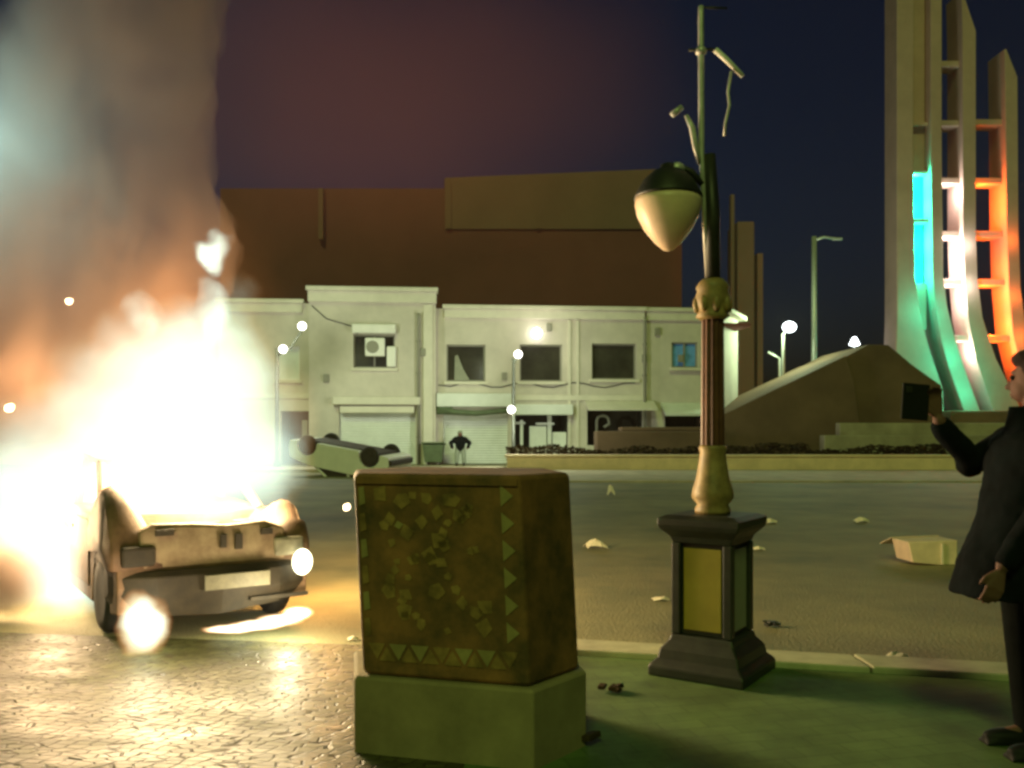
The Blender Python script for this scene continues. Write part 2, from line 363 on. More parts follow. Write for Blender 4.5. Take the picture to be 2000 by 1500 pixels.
b.prism([(u0-.2, -.75, z1-.05), (u0-.2, .115, z1+.45), (u0-.2, .115, z1+.25), (u0-.2, -.75, z1-.16)], (u1-u0+.3, 0, 0)); b.build("awning", M['shutter'], shop)
b = MB(); uu, zz = fu(1180), fz(1180, 832)
b.tube([(uu-.28, .3, zz-.5), (uu-.28, .3, zz+.25)] + [(uu-.28+.28*(1-math.cos(t)), .3, zz+.25+.22*math.sin(t)) for t in (.5, 1.0, 1.57, 2.1, 2.7)] + [(uu+.3, .3, zz+.1), (uu+.05, .3, zz-.05)], .07); b.build("bent_rail", M['greypanel'], shop, smooth=True)
b = MB(); u0, u1, z0, z1 = door
b.bx(u0+.9, u0+1.15, .1, .4, z0, z1-.4); b.bx(u0+1.5, u0+2.1, .15, .5, z0, z0+1.5); b.build("door_leaf", M['frame'], shop, bevel=.03)
for px, py, y in ((826, 690, -.45), (1072, 640, 0), (1258, 700, 0), (1285, 648, .12), (985, 735, 0), (1330, 700, .12), (640, 740, -.45)):
    b = MB(); b.box((fu(px), y-.06, fz(px, py)), (.24, .115, .34)); b.build("junction_box", M['frame'], shop, bevel=.02)
b = MB(); b.tube([(fu(856), -.03, fz(856, 752))] + [(fu(px), -.04, fz(px, 752 + 5*math.sin(px*.06))) for px in range(880, 1250, 20)], .022, 6); b.build("cable", M['iron'], shop)
b = MB(); b.tube([(fu(612), -.48, fz(612, 600)), (fu(640), -.48, fz(640, 625)), (fu(690), -.48, fz(690, 640)), (fu(700), -.48, fz(700, 655))], .022, 6); b.build("cable", M['iron'], shop)
# globe on the wall above window 3
b = MB(); c = (fu(1047), -.28, fz(1047, 652)); b.ball(c, .24, 3); wl_ = b.build("wall_lamp", M['lampwhite'], shop, smooth=True)
plight("wall_lamp_light", (c[0], c[1]-1.6, c[2]), 60, (1, .93, .72), .15, shop)

# ------------------------------------------------------------------ dim blocks far behind
blk = empty("apartment_block", (0, 78, 0), 0, "huge dim brown block with a stepped top looming behind the cream building", "building")
D = 78
b = MB(); b.bx(X(430, D), X(868, D), 0, 16, 0, Z(368, D)); b.build("wall", M['block'], blk)
b = MB(); b.prism([(X(868, D)+.01, -.4, 0), (X(1330, D), -.4, 0), (X(1330, D), -.4, Z(333, D)), (X(868, D)+.01, -.4, Z(352, D))], (0, 16, 0)); b.build("wall", M['block'], blk)
b = MB(); b.prism([(X(870, D), -.6, Z(450, D)), (X(1328, D), -.6, Z(450, D)), (X(1328, D), -.6, Z(332, D)), (X(870, D), -.6, Z(351, D))], (0, .197, 0)); b.build("parapet", M['block2'], blk)
for px, y0, y1 in ((630, 372, 470), (878, 360, 450), (1052, 400, 450)):
    b = MB(); b.bx(X(px, D)-.2, X(px, D)+.2, -.8, -.61 if px > 868 else -.003, Z(y1, D), Z(y0, D)); b.build("rib", M['block2'], blk)
tw = empty("tower", (0, 64, 0), 0, "slim dim grey tower rising just behind the right end of the cream building", "tower")
D = 64
b = MB(); b.bx(X(1440, D), X(1474, D), 0, 3, 0, Z(432, D)); b.build("shaft", M['block2'], tw, bevel=.1)
b = MB(); b.bx(X(1431, D), X(1438, D), .5, 1, 0, Z(376, D)); b.build("mast", M['block2'], tw)
b = MB(); b.bx(X(1483, D), X(1494, D), .5, 2.5, 0, Z(492, D)); b.build("side_pier", M['block2'], tw)

# ------------------------------------------------------------------ low wall, hedge, mound
b = MB(); yw = 32.3
b.bx(X(990, yw), 34, yw, yw+.45, -.03, Z(893, yw)); b.bx(X(990, yw)-.08, 34.1, yw-.05, yw+.5, Z(893, yw)+.002, Z(893, yw)+.09)
tag(b.build("low_wall", M['lowwall'], bevel=.03), "long pale low wall edging the far side of the road", "wall")
def leafmass(name, x0, x1, y0, y1, zf, n, size, m, parent=None):
    b = MB(); rnd = random.Random(n)
    for _ in range(n):
        x = rnd.uniform(x0, x1); y = rnd.uniform(y0, y1); z = rnd.uniform(.05, 1) ** .6 * zf(x)
        M3 = Matrix.Rotation(rnd.uniform(0, 6.3), 3, 'Z') @ Matrix.Rotation(rnd.uniform(-1.2, 1.2), 3, 'X'); s = size*rnd.uniform(.6, 1.3)
        b.quad([Vector((x, y, z)) + M3 @ Vector(q) for q in ((-s, -s*.5, 0), (s*.2, -s*.6, .02), (s, s*.4, 0), (-s*.2, s*.6, .03))])
    return b.build(name, m, parent)
from mathutils import noise as mnoise
hz = lambda x: .85 + .35*mnoise.noise((x*.45, 3.1, 0)) + .15*mnoise.noise((x*1.7, 1.1, 0))
hd = leafmass("hedge", X(990, 33.6), 30, 33.1, 34.4, hz, 9000, .10, M['leaf'])
tag(hd, "long dark low hedge running behind the pale low wall", "hedge")
b = MB(); d = 35.2; b.bx(X(1165, d), X(1420, d), d, d+1.2, 0, Z(842, d)); b.bx(X(1215, d), X(1420, d), d+.25, d+1.4, Z(842, d)+.002, Z(834, d))
tag(b.build("raised_bed", M['mound'], bevel=.05), "brown stepped raised bed before the dark shop openings left of the ornate lamp", "planter")
mnd = empty("sloping_mound", (0, 38.0, 0), 0, "brown stone mound sloping up towards the foot of the tall monument", "mound")
D = 38.0
def mp(px, py, dy=0): return (X(px, D), dy, Z(py, D))
b = MB(); b.prism([mp(1400, 905), mp(1402, 815), mp(1480, 777), mp(1560, 739), mp(1652, 695), mp(1668, 742), mp(1690, 905)], (0, 6, 0)); b.build("slab", M['mound'], mnd, bevel=.03)
b = MB(); b.prism([mp(1692, 905, .35), mp(1667, 742, .35), mp(1655, 697, .35), mp(1704, 671, .35), mp(1742, 672, .35), mp(1790, 712, .35), mp(1846, 752, .35), mp(1850, 905, .35)], (0, 6, 0)); b.build("slab", M['mound'], mnd, bevel=.03)
D = 36.6
b = MB(); b.bx(X(1640, D), 34, D, D+.5, 0, Z(826, D)); b.bx(X(1600, D), 34, D-.6, D-.02, 0, Z(850, D)); 
tag(b.build("terrace_wall", mat("terrace_stone", (.36, .31, .22), .85, var=.2, scale=1), bevel=.04), "stepped grey terrace wall below the monument, above the hedge", "wall")

# ------------------------------------------------------------------ monument of four fins
MD, DP = 47.2, 1.9
mon = empty("monument", (0, MD, 0), 0, "towering concrete monument of curved fins lit green, white and orange", "monument")
def fin(rows, dp=DP, y=0):
    l = [(X(a, MD), y, Z(py, MD)) for py, a, c in rows]; r = [(X(c, MD), y, Z(py, MD)) for py, a, c in rows]
    b = MB(); b.prism(l + r[::-1], (0, dp, 0)); return b.build("fin", M['mon'], mon, bevel=.05)
fin([(-260, 1752, 1786), (300, 1752, 1784), (540, 1752, 1788), (620, 1752, 1800), (680, 1750, 1815), (760, 1748, 1842), (905, 1748, 1850)], 1.6)
fin([(-160, 1818, 1840), (300, 1818, 1840), (540, 1822, 1843), (600, 1828, 1851), (660, 1838, 1866), (720, 1854, 1885), (800, 1882, 1914), (905, 1930, 1965)])
fin([(-20, 1878, 1879), (60, 1880, 1906), (450, 1881, 1906), (540, 1884, 1909), (620, 1891, 1919), (700, 1906, 1945), (790, 1936, 1990), (905, 1985, 2050)], 1.7)
fin([(95, 1962, 1966), (150, 1963, 1988), (450, 1966, 1990), (560, 1970, 1994), (650, 1978, 2006), (720, 1995, 2032), (800, 2022, 2072), (905, 2060, 2120)], 1.7)
b = MB(); b.bx(X(1786, MD), X(1819, MD), .75, .9, Z(331, MD), Z(-200, MD)); b.build("back_panel", M['mon'], mon)
b = MB(); b.bx(X(1790, MD), X(1822, MD), .75, .9, Z(640, MD), Z(549, MD)); b.build("back_panel", M['mon'], mon)
def rung(px0, px1, py, h=10):
    b = MB(); b.bx(X(px0, MD), X(px1, MD), .35, 1.35, Z(py+h, MD), Z(py-h*.2, MD)); b.build("rung", M['mon'], mon, bevel=.03)
for py in (115, 232, 345, 450): rung(1841, 1880, py)
for py, q in ((545, 1885), (655, 1898)): rung(1845 + (py-545)*.18, q, py)
for py in (230, 345, 450): rung(1907, 1965, py)
for py, q in ((545, 1969), (655, 1980)): rung(1910 + (py-545)*.14, q, py)
for py in (235, 330, 425): rung(1785, 1820, py, 6)
GREEN, WHITE, ORANGE = (.02, 1, .50), (.92, 1, .85), (1, .18, .02)
def mlight(px, py, col, p, y=.2): plight("monument_light", (X(px, MD), y, Z(py, MD)), p, col, .12, mon)
for py, p in ((345, 330), (400, 420), (470, 420), (530, 330)): mlight(1792, py, GREEN, p, .55)
for py, p in ((610, 160), (700, 170), (770, 120)): mlight(1806 + (py-600)*.42, py, GREEN, p*.75, -1.1)
for py, p in ((375, 150), (480, 300), (520, 300), (580, 240), (690, 150)): mlight(1856 + max(0, py-560)*.2, py, WHITE, p, .3)
for py in (480, 560): mlight(1884 + max(0, py-540)*.1, py, WHITE, 45, -.55)
for py, p in ((375, 200), (415, 200), (520, 260), (580, 320), (640, 260), (690, 200)): mlight(1926 + max(0, py-560)*.2, py, ORANGE, p*1.2, .3)
for py in (470, 580, 660): mlight(1972 + max(0, py-540)*.15, py, ORANGE, 40, -.55)
b = MB(); b.bx(X(1790, MD), X(1818, MD), .9, 1.0, Z(548, MD), Z(333, MD)); b.build("light_panel", mat("green_panel", (.05, .5, .4), .4, emit=(.01, .95, .50), es=.65), mon)
b = MB(); b.bx(X(1835, MD), X(2150, MD), -1.2, 3, 0, Z(803, MD)); b.build("plinth", M['mound'], mon, bevel=.06)

# ------------------------------------------------------------------ street lamps and poles in the distance
def globe_lamp(px, d, globes, top, label, power):
    r = empty("globe_lamp", (X(px, d), d, 0), 0, label, "street lamp", "globe lamps in front of the cream building")
    b = MB(); b.lathe([(.14, 0), (.14, .25), (.08, .35), (.06, top)], n=14); b.build("post", M['iron'], r, smooth=True)
    for gx, gy in globes:
        x, z = X(gx, d)-X(px, d), Z(gy, d)
        b = MB(); b.tube([(0, 0, min(top, z+.2)-.3), (x*.5, 0, min(top, z+.2)-.05), (x, 0, z-.14)], .04); b.build("arm", M['iron'], r, smooth=True)
        b = MB(); b.ball((x, 0, z), .16); b.build("globe", M['lampwhite'], r, smooth=True)
        plight("globe_light", (x, -.9, z), power, (.92, 1, .74), .2, r)
globe_lamp(541, 33.5, [(590, 637), (553, 682)], 4.6, "two globe street lamp standing nearest the flames", 330)
globe_lamp(1003, 34.5, [(1012, 692), (999, 800)], 4.3, "two globe street lamp in front of the second shutter", 340)
d = 43.5
fl = empty("floodlight_post", (X(1530, d), d, 0), 0, "post with a glaring white floodlight right of the cream building", "street lamp")
b = MB(); b.tube([(0, 0, 0), (0, 0, Z(652, d)), (X(1538, d)-X(1530, d), -.2, Z(645, d))], .08); b.build("post", M['galv'], fl, smooth=True)
b = MB(); b.ball((X(1538, d)-X(1530, d), -.3, Z(640, d)), (.34, .2, .27)); b.build("lamp_head", M['lampcold'], fl, smooth=True)
plight("floodlight_light", (X(1538, d)-X(1530, d)-.3, -.9, Z(640, d)), 800, (.72, 1, .58), .3, fl)
b = MB(); b.tube([(X(1500, d)-X(1530, d), 0, Z(688, d)), (X(1522, d)-X(1530, d), 0, Z(700, d)), (X(1524, d)-X(1530, d), 0, 0)], .06); b.build("side_arm", M['galv'], fl, smooth=True)
for i, (px, py, s, lab) in enumerate(((1669, 666, .30, "upper of two small white lights above the mound"), (1661, 695, .36, "lower of two small white lights above the mound"))):
    d = 50; r = empty("spotlight", (X(px, d), d, 0), 0, lab, "spotlight", "small white lights above the mound")
    b = MB(); b.tube([(.1, .3, 0), (.1, .3, Z(py, d))], .05); b.build("post", M['galv'], r)
    b = MB(); b.lathe([(.06, .75*s), (s*.45, .5*s), (s*.8, -.3*s), (s, -.7*s), (s*.5, -.9*s)], (0, 0, Z(py, d)), 16); b.build("lamp_head", M['lampcold'], r, smooth=True)
d = 46
r = empty("tall_lamp_post", (X(1590, d), d, 0), 0, "tall unlit grey lamp post with a short arm to the right", "street lamp")
b = MB(); b.tube([(0, 0, 0), (0, 0, Z(462, d))], [.17, .13]); b.build("post", M['galv'], r, smooth=True)
b = MB(); b.tube([(0, 0, Z(470, d)), (.5, 0, Z(463, d)), (1.1, 0, Z(466, d))], .07); b.build("arm", M['galv'], r, smooth=True)
b = MB(); b.box((1.2, 0, Z(467, d)), (.5, .2, .12)); b.build("lamp_head", M['galv'], r, bevel=.03)
for px, d, hgt, w, lab in ((1498, 47, 3.6, 1.0, "dark leafy bush beside the right end of the cream building"), (1545, 50, 3.4, 1.1, "dark bush under the white floodlight")):
    r = empty("bush", (X(px, d), d, 0), 0, lab, "bush", "dark bushes beyond the mound")
    b = MB(); b.tube([(0, 0, 0), (.1, 0, hgt*.5), (.05, .1, hgt*.8)], [.12, .08, .03]); b.build("stem", M['leaf'], r)
    b = MB(); rn = random.Random(int(px))
    for _ in range(900):
        v = Vector((rn.gauss(0, 1), rn.gauss(0, 1), rn.gauss(0, 1))).normalized()*rn.uniform(.3, 1)**.5
        c = Vector((v.x*w, v.y*w, hgt*.62+v.z*hgt*.42)); c += mnoise.noise_vector(c*1.3)*.5; s = rn.uniform(.08, .2)
        M3 = Matrix.Rotation(rn.uniform(0, 6), 3, 'Z') @ Matrix.Rotation(rn.uniform(-1.3, 1.3), 3, 'Y')
        b.quad([c + M3 @ Vector(q) for q in ((-s, -s*.4, 0), (s*.3, -s*.5, 0), (s, s*.4, 0), (-s*.3, s*.5, 0))])
    b.build("foliage", M['leafg'], r)

# ------------------------------------------------------------------ cars
def wheel(parent, x, y, s, sgn, burnt=False):
    b = MB(); Mx = Matrix.Rotation(R(90), 3, 'X')
    b.lathe([(.19*s, -.08*s), (.27*s, -.09*s), (.31*s, -.06*s), (.32*s, 0), (.31*s, .06*s), (.27*s, .09*s), (.19*s, .08*s)], (x*s, y*s, .32*s), 24, Mx)
    w = b.build("wheel", M['rubber'], parent, smooth=True)
    b = MB(); b.lathe([(.02*s, .02*s), (.08*s, .05*s), (.15*s, .03*s), (.192*s, .075*s), (.192*s, -.075*s), (.02*s, -.05*s)], (x*s, y*s, .32*s), 20, Matrix.Rotation(R(90*(1 if sgn < 0 else -1)), 3, 'X')); b.build("rim", M['rim'] if not burnt else M['char'], w, smooth=True)
def arch(cx, r=.37, n=9): return [(cx + r*math.cos(t), .30 + r*math.sin(t)) for t in [math.pi*(-.05) + math.pi*1.1*i/(n-1) for i in range(n)]]
def side_outline(hood=None):
    top = [(-.02, .25), (.0, .46), (-.03, .64), (-.12, .80), (-.5, .90), (-1.0, .97), (-2.2, .99), (-3.3, .98), (-3.62, .88), (-3.68, .50), (-3.62, .24)]
    if hood is not None: top[3:6] = [(-.12, .66), (-.5, hood), (-.92, hood), (-.98, .96)]
    bot = [(-3.32, .22)] + arch(-2.95)[::-1] + [(-2.55, .20), (-1.05, .20)] + arch(-.66)[::-1] + [(-.27, .22)]
    return top + bot
def car_shell(root, s, paint, glass, hood=None):
    b = MB(); b.prism([(x*s, -.78*s, z*s) for x, z in side_outline(hood)], (0, 1.56*s, 0)); b.build("body", paint, root, bevel=.05*s, seg=3)
    b = MB(); g = lambda x, y, z: (x*s, y*s, z*s)          # pillars and roof
    for q in (-1, 1):
        b.tube([g(-1.0, .70*q, .95), g(-1.65, .60*q, 1.40)], .045*s, 8); b.tube([g(-2.25, .72*q, .97), g(-2.3, .60*q, 1.42)], .05*s, 8); b.tube([g(-3.45, .68*q, .95), g(-3.15, .58*q, 1.38)], .07*s, 8)
    b.prism([g(-1.6, -.62, 1.38), g(-1.6, .62, 1.38), g(-2.3, .64, 1.44), g(-3.2, .60, 1.38), g(-3.2, -.60, 1.38), g(-2.3, -.64, 1.44)], (0, 0, .05*s)); b.build("cabin_frame", paint, root, smooth=False)
    if glass:
        b = MB()
        b.quad([g(-1.03, -.64, .98), g(-1.03, .64, .98), g(-1.62, .56, 1.38), g(-1.62, -.56, 1.38)]); b.build("windscreen", M['glass'], root)
        for q in (-1, 1):
            b = MB(); b.quad([g(-1.15, .70*q, .99), g(-2.22, .715*q, .99), g(-2.27, .61*q, 1.39), g(-1.68, .60*q, 1.39)]); b.build("side_window", M['glass'], root)
            b = MB(); b.quad([g(-2.32, .715*q, .99), g(-3.38, .68*q, .99), g(-3.15, .58*q, 1.37), g(-2.37, .61*q, 1.39)]); b.build("side_window", M['glass'], root)
        b = MB(); b.quad([g(-3.5, -.62, .99), g(-3.5, .62, .99), g(-3.22, .54, 1.36), g(-3.22, -.54, 1.36)]); b.build("rear_window", M['glass'], root)
def simple_car(name, loc, rz, s, label, group=None):
    r = empty(name, loc, rz, label, "car", group); car_shell(r, s, M['white'], True)
    for x in (-.66, -2.95):
        for q in (-1, 1): wheel(r, x, .70*q, s, q)
    b = MB(); b.bx(-.06*s, .06*s, -.76*s, .76*s, .30*s, .48*s); b.build("front_bumper", M['soot'], r, bevel=.03)
    b = MB(); b.bx(-3.74*s, -3.62*s, -.76*s, .76*s, .32*s, .50*s); b.build("rear_bumper", M['soot'], r, bevel=.03)
    for q in (-1, 1):
        b = MB(); b.ball((-.06*s, .56*q*s, .66*s), (.06*s, .14*s, .08*s), 2); b.build("headlight", M['glass'], r, smooth=True)
    b = MB(); b.bx(-3.2*s, -.5*s, -.55*s, .55*s, .17*s, .26*s); b.tube([(-.66*s, -.6*s, .3*s), (-.66*s, .6*s, .3*s)], .05*s); b.tube([(-2.95*s, -.6*s, .3*s), (-2.95*s, .6*s, .3*s)], .05*s); b.build("underbody", M['soot'], r)
    return r
# overturned white car on the road in front of the shops
oc = simple_car("overturned_car", (0, 0, 0), 0, 1.0, "white car lying on its roof with wheels in the air")
oc.rotation_mode = 'XYZ'
oc.matrix_world = Matrix.Translation((X(588, 29.0), 29.4, 1.46)) @ Matrix.Rotation(R(160), 4, 'Z') @ Matrix.Rotation(R(-9), 4, 'Y') @ Matrix.Rotation(R(177), 4, 'X')

# ------------------------------------------------------------------ the burning car
S = .83
bc_ = empty("burning_car", (-2.03, 6.12, 0), R(-55), "small scorched car with its front facing the square, engulfed in flames", "car")
car_shell(bc_, S, M['scorch'], False, hood=.62)
for x in (-.66, -2.95):
    for q in (-1, 1): wheel(bc_, x, .70*q, S, q, True)
g = lambda x, y, z: Vector((x*S, y*S, z*S))
for q, hz_ in ((-1, 1.24), (1, 1.06)):                      # buckled front wings standing above the empty engine bay
    b = MB(); rings = []
    for y, k in ((.44*q, .35), (.56*q, .72), (.66*q, .95), (.73*q, 1.0), (.79*q, .97), (.815*q, .88)):
        rings.append([g(xx, y, .62 + (zz-.62)*k if zz > .62 else zz) for xx, zz in ((-.02, .60), (-.05, .76), (-.12, .92), (-.24, hz_-.13), (-.38, hz_-.03), (-.52, hz_), (-.68, hz_-.05), (-.85, hz_-.16), (-1.0, .98), (-1.05, .86), (-1.05, .66), (-.66, .70), (-.28, .58))])
    b.loft(rings); o = b.build("wing", M['scorch'], bc_, smooth=True); roughen(o, .018, 5, q)
b = MB(); b.prism([g(-.02, -.60, .58), g(-.02, .60, .58), g(-.05, .60, .86), g(-.06, .42, .93), g(-.05, .1, .91), g(-.06, -.2, .94), g(-.05, -.50, .95), g(-.05, -.60, .90)], g(-.10, 0, 0)); gp = b.build("grille_panel", M['ash'], bc_, bevel=.02)
for y, w, z, h in ((.05, .05, .78, .11), (.18, .06, .77, .13), (-.42, .14, .88, .05), (.42, .1, .84, .05)):
    b = MB(); b.box(g(-.018, y, z), g(.03, w, h)); b.build("slot", M['soot'], gp)
b = MB(); rings = []
for y, xo, zb in ((-.80, -.30, .34), (-.76, -.06, .26), (-.5, .05, .20), (0, .10, .18), (.5, .05, .22), (.76, -.06, .30), (.80, -.30, .38)):
    rings.append([g(xo-.14, y, zb), g(xo, y, zb+.02), g(xo+.05, y, .40), g(xo+.04, y, .54), g(xo-.02, y, .58), g(xo-.14, y, .58)])
b.loft(rings); b.build("bumper", M['soot'], bc_, bevel=.015, smooth=False)
b = MB(); b.box(g(.155, .12, .47), g(.02, .54, .125)); b.build("licence_plate", M['plate'], bc_, bevel=.006)
b = MB(); b.box(g(.13, .48, .30), g(.03, .5, .03)); b.build("bumper_trim", M['soot'], bc_)
for q in (-1, 1):
    b = MB(); b.box(g(-.03, .62*q, .70), g(.08, .26, .16)); h = b.build("headlight", M['plate'] if q > 0 else M['soot'], bc_, bevel=.02)
    if q > 0:
        b = MB(); b.ball(g(.09, .70, .565), (.05, .075, .095), 3); b.build("bulb", M['headlamp'], h, smooth=True)
b = MB(); b.box(g(-.5, .05, .70), g(.5, .7, .26)); b.tube([g(-.3, -.45, .72), g(-.4, -.2, .88), g(-.6, .2, .86)], .03); b.lathe([(.10, 0), (.10, .06), (.04, .07)], g(-.35, .35, .84), 14); b.build("engine", M['char'], bc_, bevel=.02)
for q in (-1, 1):
    b = MB(); b.box(g(-1.66, .785*q, .62), g(1.0, .02, .58)); d_ = b.build("door", M['scorch'], bc_, bevel=.008)
    b = MB(); b.box(g(-2.0, .80*q, .80), g(.14, .02, .03)); b.build("handle", M['soot'], d_)
# ------------------------------------------------------------------ fire and smoke (volumes)
def vol_mat(name, ells, kind, **kw):
    m = bpy.data.materials.new(name); m.use_nodes = True; nt = m.node_tree; n, l = nt.nodes, nt.links
    n.remove(n["Principled BSDF"]); out = n["Material Output"]
    tc = n.new("ShaderNodeTexCoord"); nz = n.new("ShaderNodeTexNoise"); nz.inputs["Scale"].default_value = kw.get('ns', 1.6); nz.inputs["Detail"].default_value = 3
    l.new(tc.outputs["Object"], nz.inputs["Vector"])
    sb = n.new("ShaderNodeVectorMath"); sb.operation = 'SUBTRACT'; l.new(nz.outputs["Color"], sb.inputs[0]); sb.inputs[1].default_value = (.5, .5, .5)
    mu = n.new("ShaderNodeVectorMath"); mu.operation = 'MULTIPLY_ADD'; l.new(sb.outputs[0], mu.inputs[0]); a = kw.get('amp', .5); mu.inputs[1].default_value = (a, a, a); l.new(tc.outputs["Object"], mu.inputs[2])
    tot = None
    for c, r, w in ells:
        s1 = n.new("ShaderNodeVectorMath"); s1.operation = 'SUBTRACT'; l.new(mu.outputs[0], s1.inputs[0]); s1.inputs[1].default_value = c
        s2 = n.new("ShaderNodeVectorMath"); s2.operation = 'DIVIDE'; l.new(s1.outputs[0], s2.inputs[0]); s2.inputs[1].default_value = r
        s3 = n.new("ShaderNodeVectorMath"); s3.operation = 'DOT_PRODUCT'; l.new(s2.outputs[0], s3.inputs[0]); l.new(s2.outputs[0], s3.inputs[1])
        s4 = n.new("ShaderNodeMath"); s4.operation = 'SUBTRACT'; s4.use_clamp = True; s4.inputs[0].default_value = 1; l.new(s3.outputs["Value"], s4.inputs[1])
        s5 = n.new("ShaderNodeMath"); s5.operation = 'MULTIPLY_ADD'; s5.inputs[1].default_value = w; l.new(s4.outputs[0], s5.inputs[0])
        if tot: l.new(tot.outputs[0], s5.inputs[2])
        else: s5.inputs[2].default_value = 0
        tot = s5
    if kind == 'fire':
        em = n.new("ShaderNodeEmission"); cr = n.new("ShaderNodeValToRGB"); els = cr.color_ramp.elements
        els[0].position = .0; els[0].color = (1, .26, .05, 1); els[1].position = .75; els[1].color = (.74, .96, .80, 1)
        e1 = els.new(.12); e1.color = (1, .42, .13, 1); e2 = els.new(.36); e2.color = (1, .80, .46, 1)
        l.new(tot.outputs[0], cr.inputs[0]); l.new(cr.outputs[0], em.inputs[0])
        k = n.new("ShaderNodeMath"); k.operation = 'MULTIPLY'; k.inputs[1].default_value = kw['strength']; mn = n.new("ShaderNodeMath"); mn.operation = 'MINIMUM'; mn.inputs[1].default_value = kw.get('cap', 1e3); l.new(tot.outputs[0], mn.inputs[0])
        ex_ = n.new("ShaderNodeMath"); ex_.operation = 'SUBTRACT'; ex_.inputs[1].default_value = 3.5; l.new(tot.outputs[0], ex_.inputs[0])
        mx_ = n.new("ShaderNodeMath"); mx_.operation = 'MAXIMUM'; mx_.inputs[1].default_value = 0; l.new(ex_.outputs[0], mx_.inputs[0])
        sm_ = n.new("ShaderNodeMath"); sm_.operation = 'MULTIPLY_ADD'; sm_.inputs[1].default_value = .85 if kw.get('cap') else 0; l.new(mx_.outputs[0], sm_.inputs[0]); l.new(mn.outputs[0], sm_.inputs[2])
        l.new(sm_.outputs[0], k.inputs[0]); l.new(k.outputs[0], em.inputs[1])
        l.new(em.outputs[0], out.inputs["Volume"])
    else:
        pv = n.new("ShaderNodeVolumePrincipled"); pv.inputs["Color"].default_value = (*kw['col'], 1)
        k = n.new("ShaderNodeMath"); k.operation = 'MULTIPLY'; k.inputs[1].default_value = kw['dens']; l.new(tot.outputs[0], k.inputs[0]); l.new(k.outputs[0], pv.inputs["Density"])
        l.new(pv.outputs[0], out.inputs["Volume"])
    return m
FIRE = [  # px, py, d, rx(px), rz(px), depth radius (m), weight
    (340, 880, 7.0, 240, 165, .6, 1), (345, 745, 7.2, 190, 180, .55, 1), (440, 850, 6.95, 188, 205, .55, 1.3), (140, 925, 7.3, 265, 195, .65, 1),
    (40, 1030, 7.3, 220, 190, .65, 1.3), (150, 1110, 6.9, 105, 125, .4, 1), (280, 970, 6.75, 160, 95, .4, .9), (465, 955, 6.75, 125, 85, .35, .9),
    (422, 610, 7.3, 40, 75, .14, 9), (272, 615, 7.3, 34, 56, .12, 8), (475, 590, 7.3, 44, 56, .12, .7), (425, 487, 7.4, 28, 37, .11, 20),
    (310, 690, 7.25, 140, 100, .36, .9), (405, 690, 7.2, 100, 130, .36, .9), (70, 1115, 7.3, 170, 115, .45, 1.4), (170, 1150, 6.85, 75, 85, .3, 1),
    (300, 985, 6.9, 220, 85, .32, .9), (530, 920, 6.9, 85, 95, .30, 1.3), (450, 745, 7.1, 110, 140, .36, 1), (220, 770, 7.2, 145, 145, .4, .9),
    (190, 800, 7.6, 400, 310, .9, .15), (400, 600, 7.6, 170, 210, .6, .10), (300, 800, 7.4, 330, 260, .8, .12)]
def fire_obj(name, lst, label, amp, ns, strength, grow=1.02, vox=.05, col=(1, .82, .55), **kw):
    b = MB(); E = []
    for px, py, d, rx, rz, dr, w in lst:
        c = P(px, py, d); r = (rx*d/F, dr, rz*d/F); E.append((tuple(c), r, w)); b.ball(c, tuple(v*grow+amp*.25 for v in r), 3)
    o = b.build(name, vol_mat(name+"_volume", E, 'fire', col=col, strength=strength, amp=amp, ns=ns, **kw), remesh=vox)
    return tag(o, label, "fire")
fire_obj("fire", FIRE, "huge white hot blaze rising from the burning car", .42, 2.4, .88, grow=1.0, cap=1.7)
fire_obj("tyre_fire", [(277, 1232, 5.62, 52, 56, .13, .8), (270, 1200, 5.66, 40, 50, .12, .7), (290, 1215, 5.66, 44, 56, .12, .6)], "white flame burning on the near front wheel of the car", .10, 7, 14, vox=.02)
fire_obj("fuel_fire", [(450, 1229, 6.05, 60, 8, .1, 1), (500, 1222, 6.1, 60, 10, .1, 1), (545, 1211, 6.15, 50, 12, .1, 1), (582, 1197, 6.2, 34, 14, .1, 1)], "thin bright flame creeping under the car's bumper", .03, 9, 40, vox=.02)
plight("fire_light", P(340, 800, 7.0), 540, (1, .76, .40), .45)
plight("fire_light", P(420, 930, 6.75), 320, (1, .78, .42), .35)
plight("fire_light", P(110, 1000, 7.2), 260, (1, .66, .34), .4)
plight("fire_light", P(370, 610, 8.0), 200, (1, .42, .12), .3)
plight("fire_light", P(60, 760, 8.2), 90, (1, .55, .25), .3)
plight("fire_light", P(590, 1000, 7.3), 130, (1, .50, .16), .25)
plight("fire_light", P(277, 1205, 5.3), 20, (1, .78, .48), .14)
plight("fire_light", P(560, 1195, 5.9), 22, (1, .85, .52), .06)

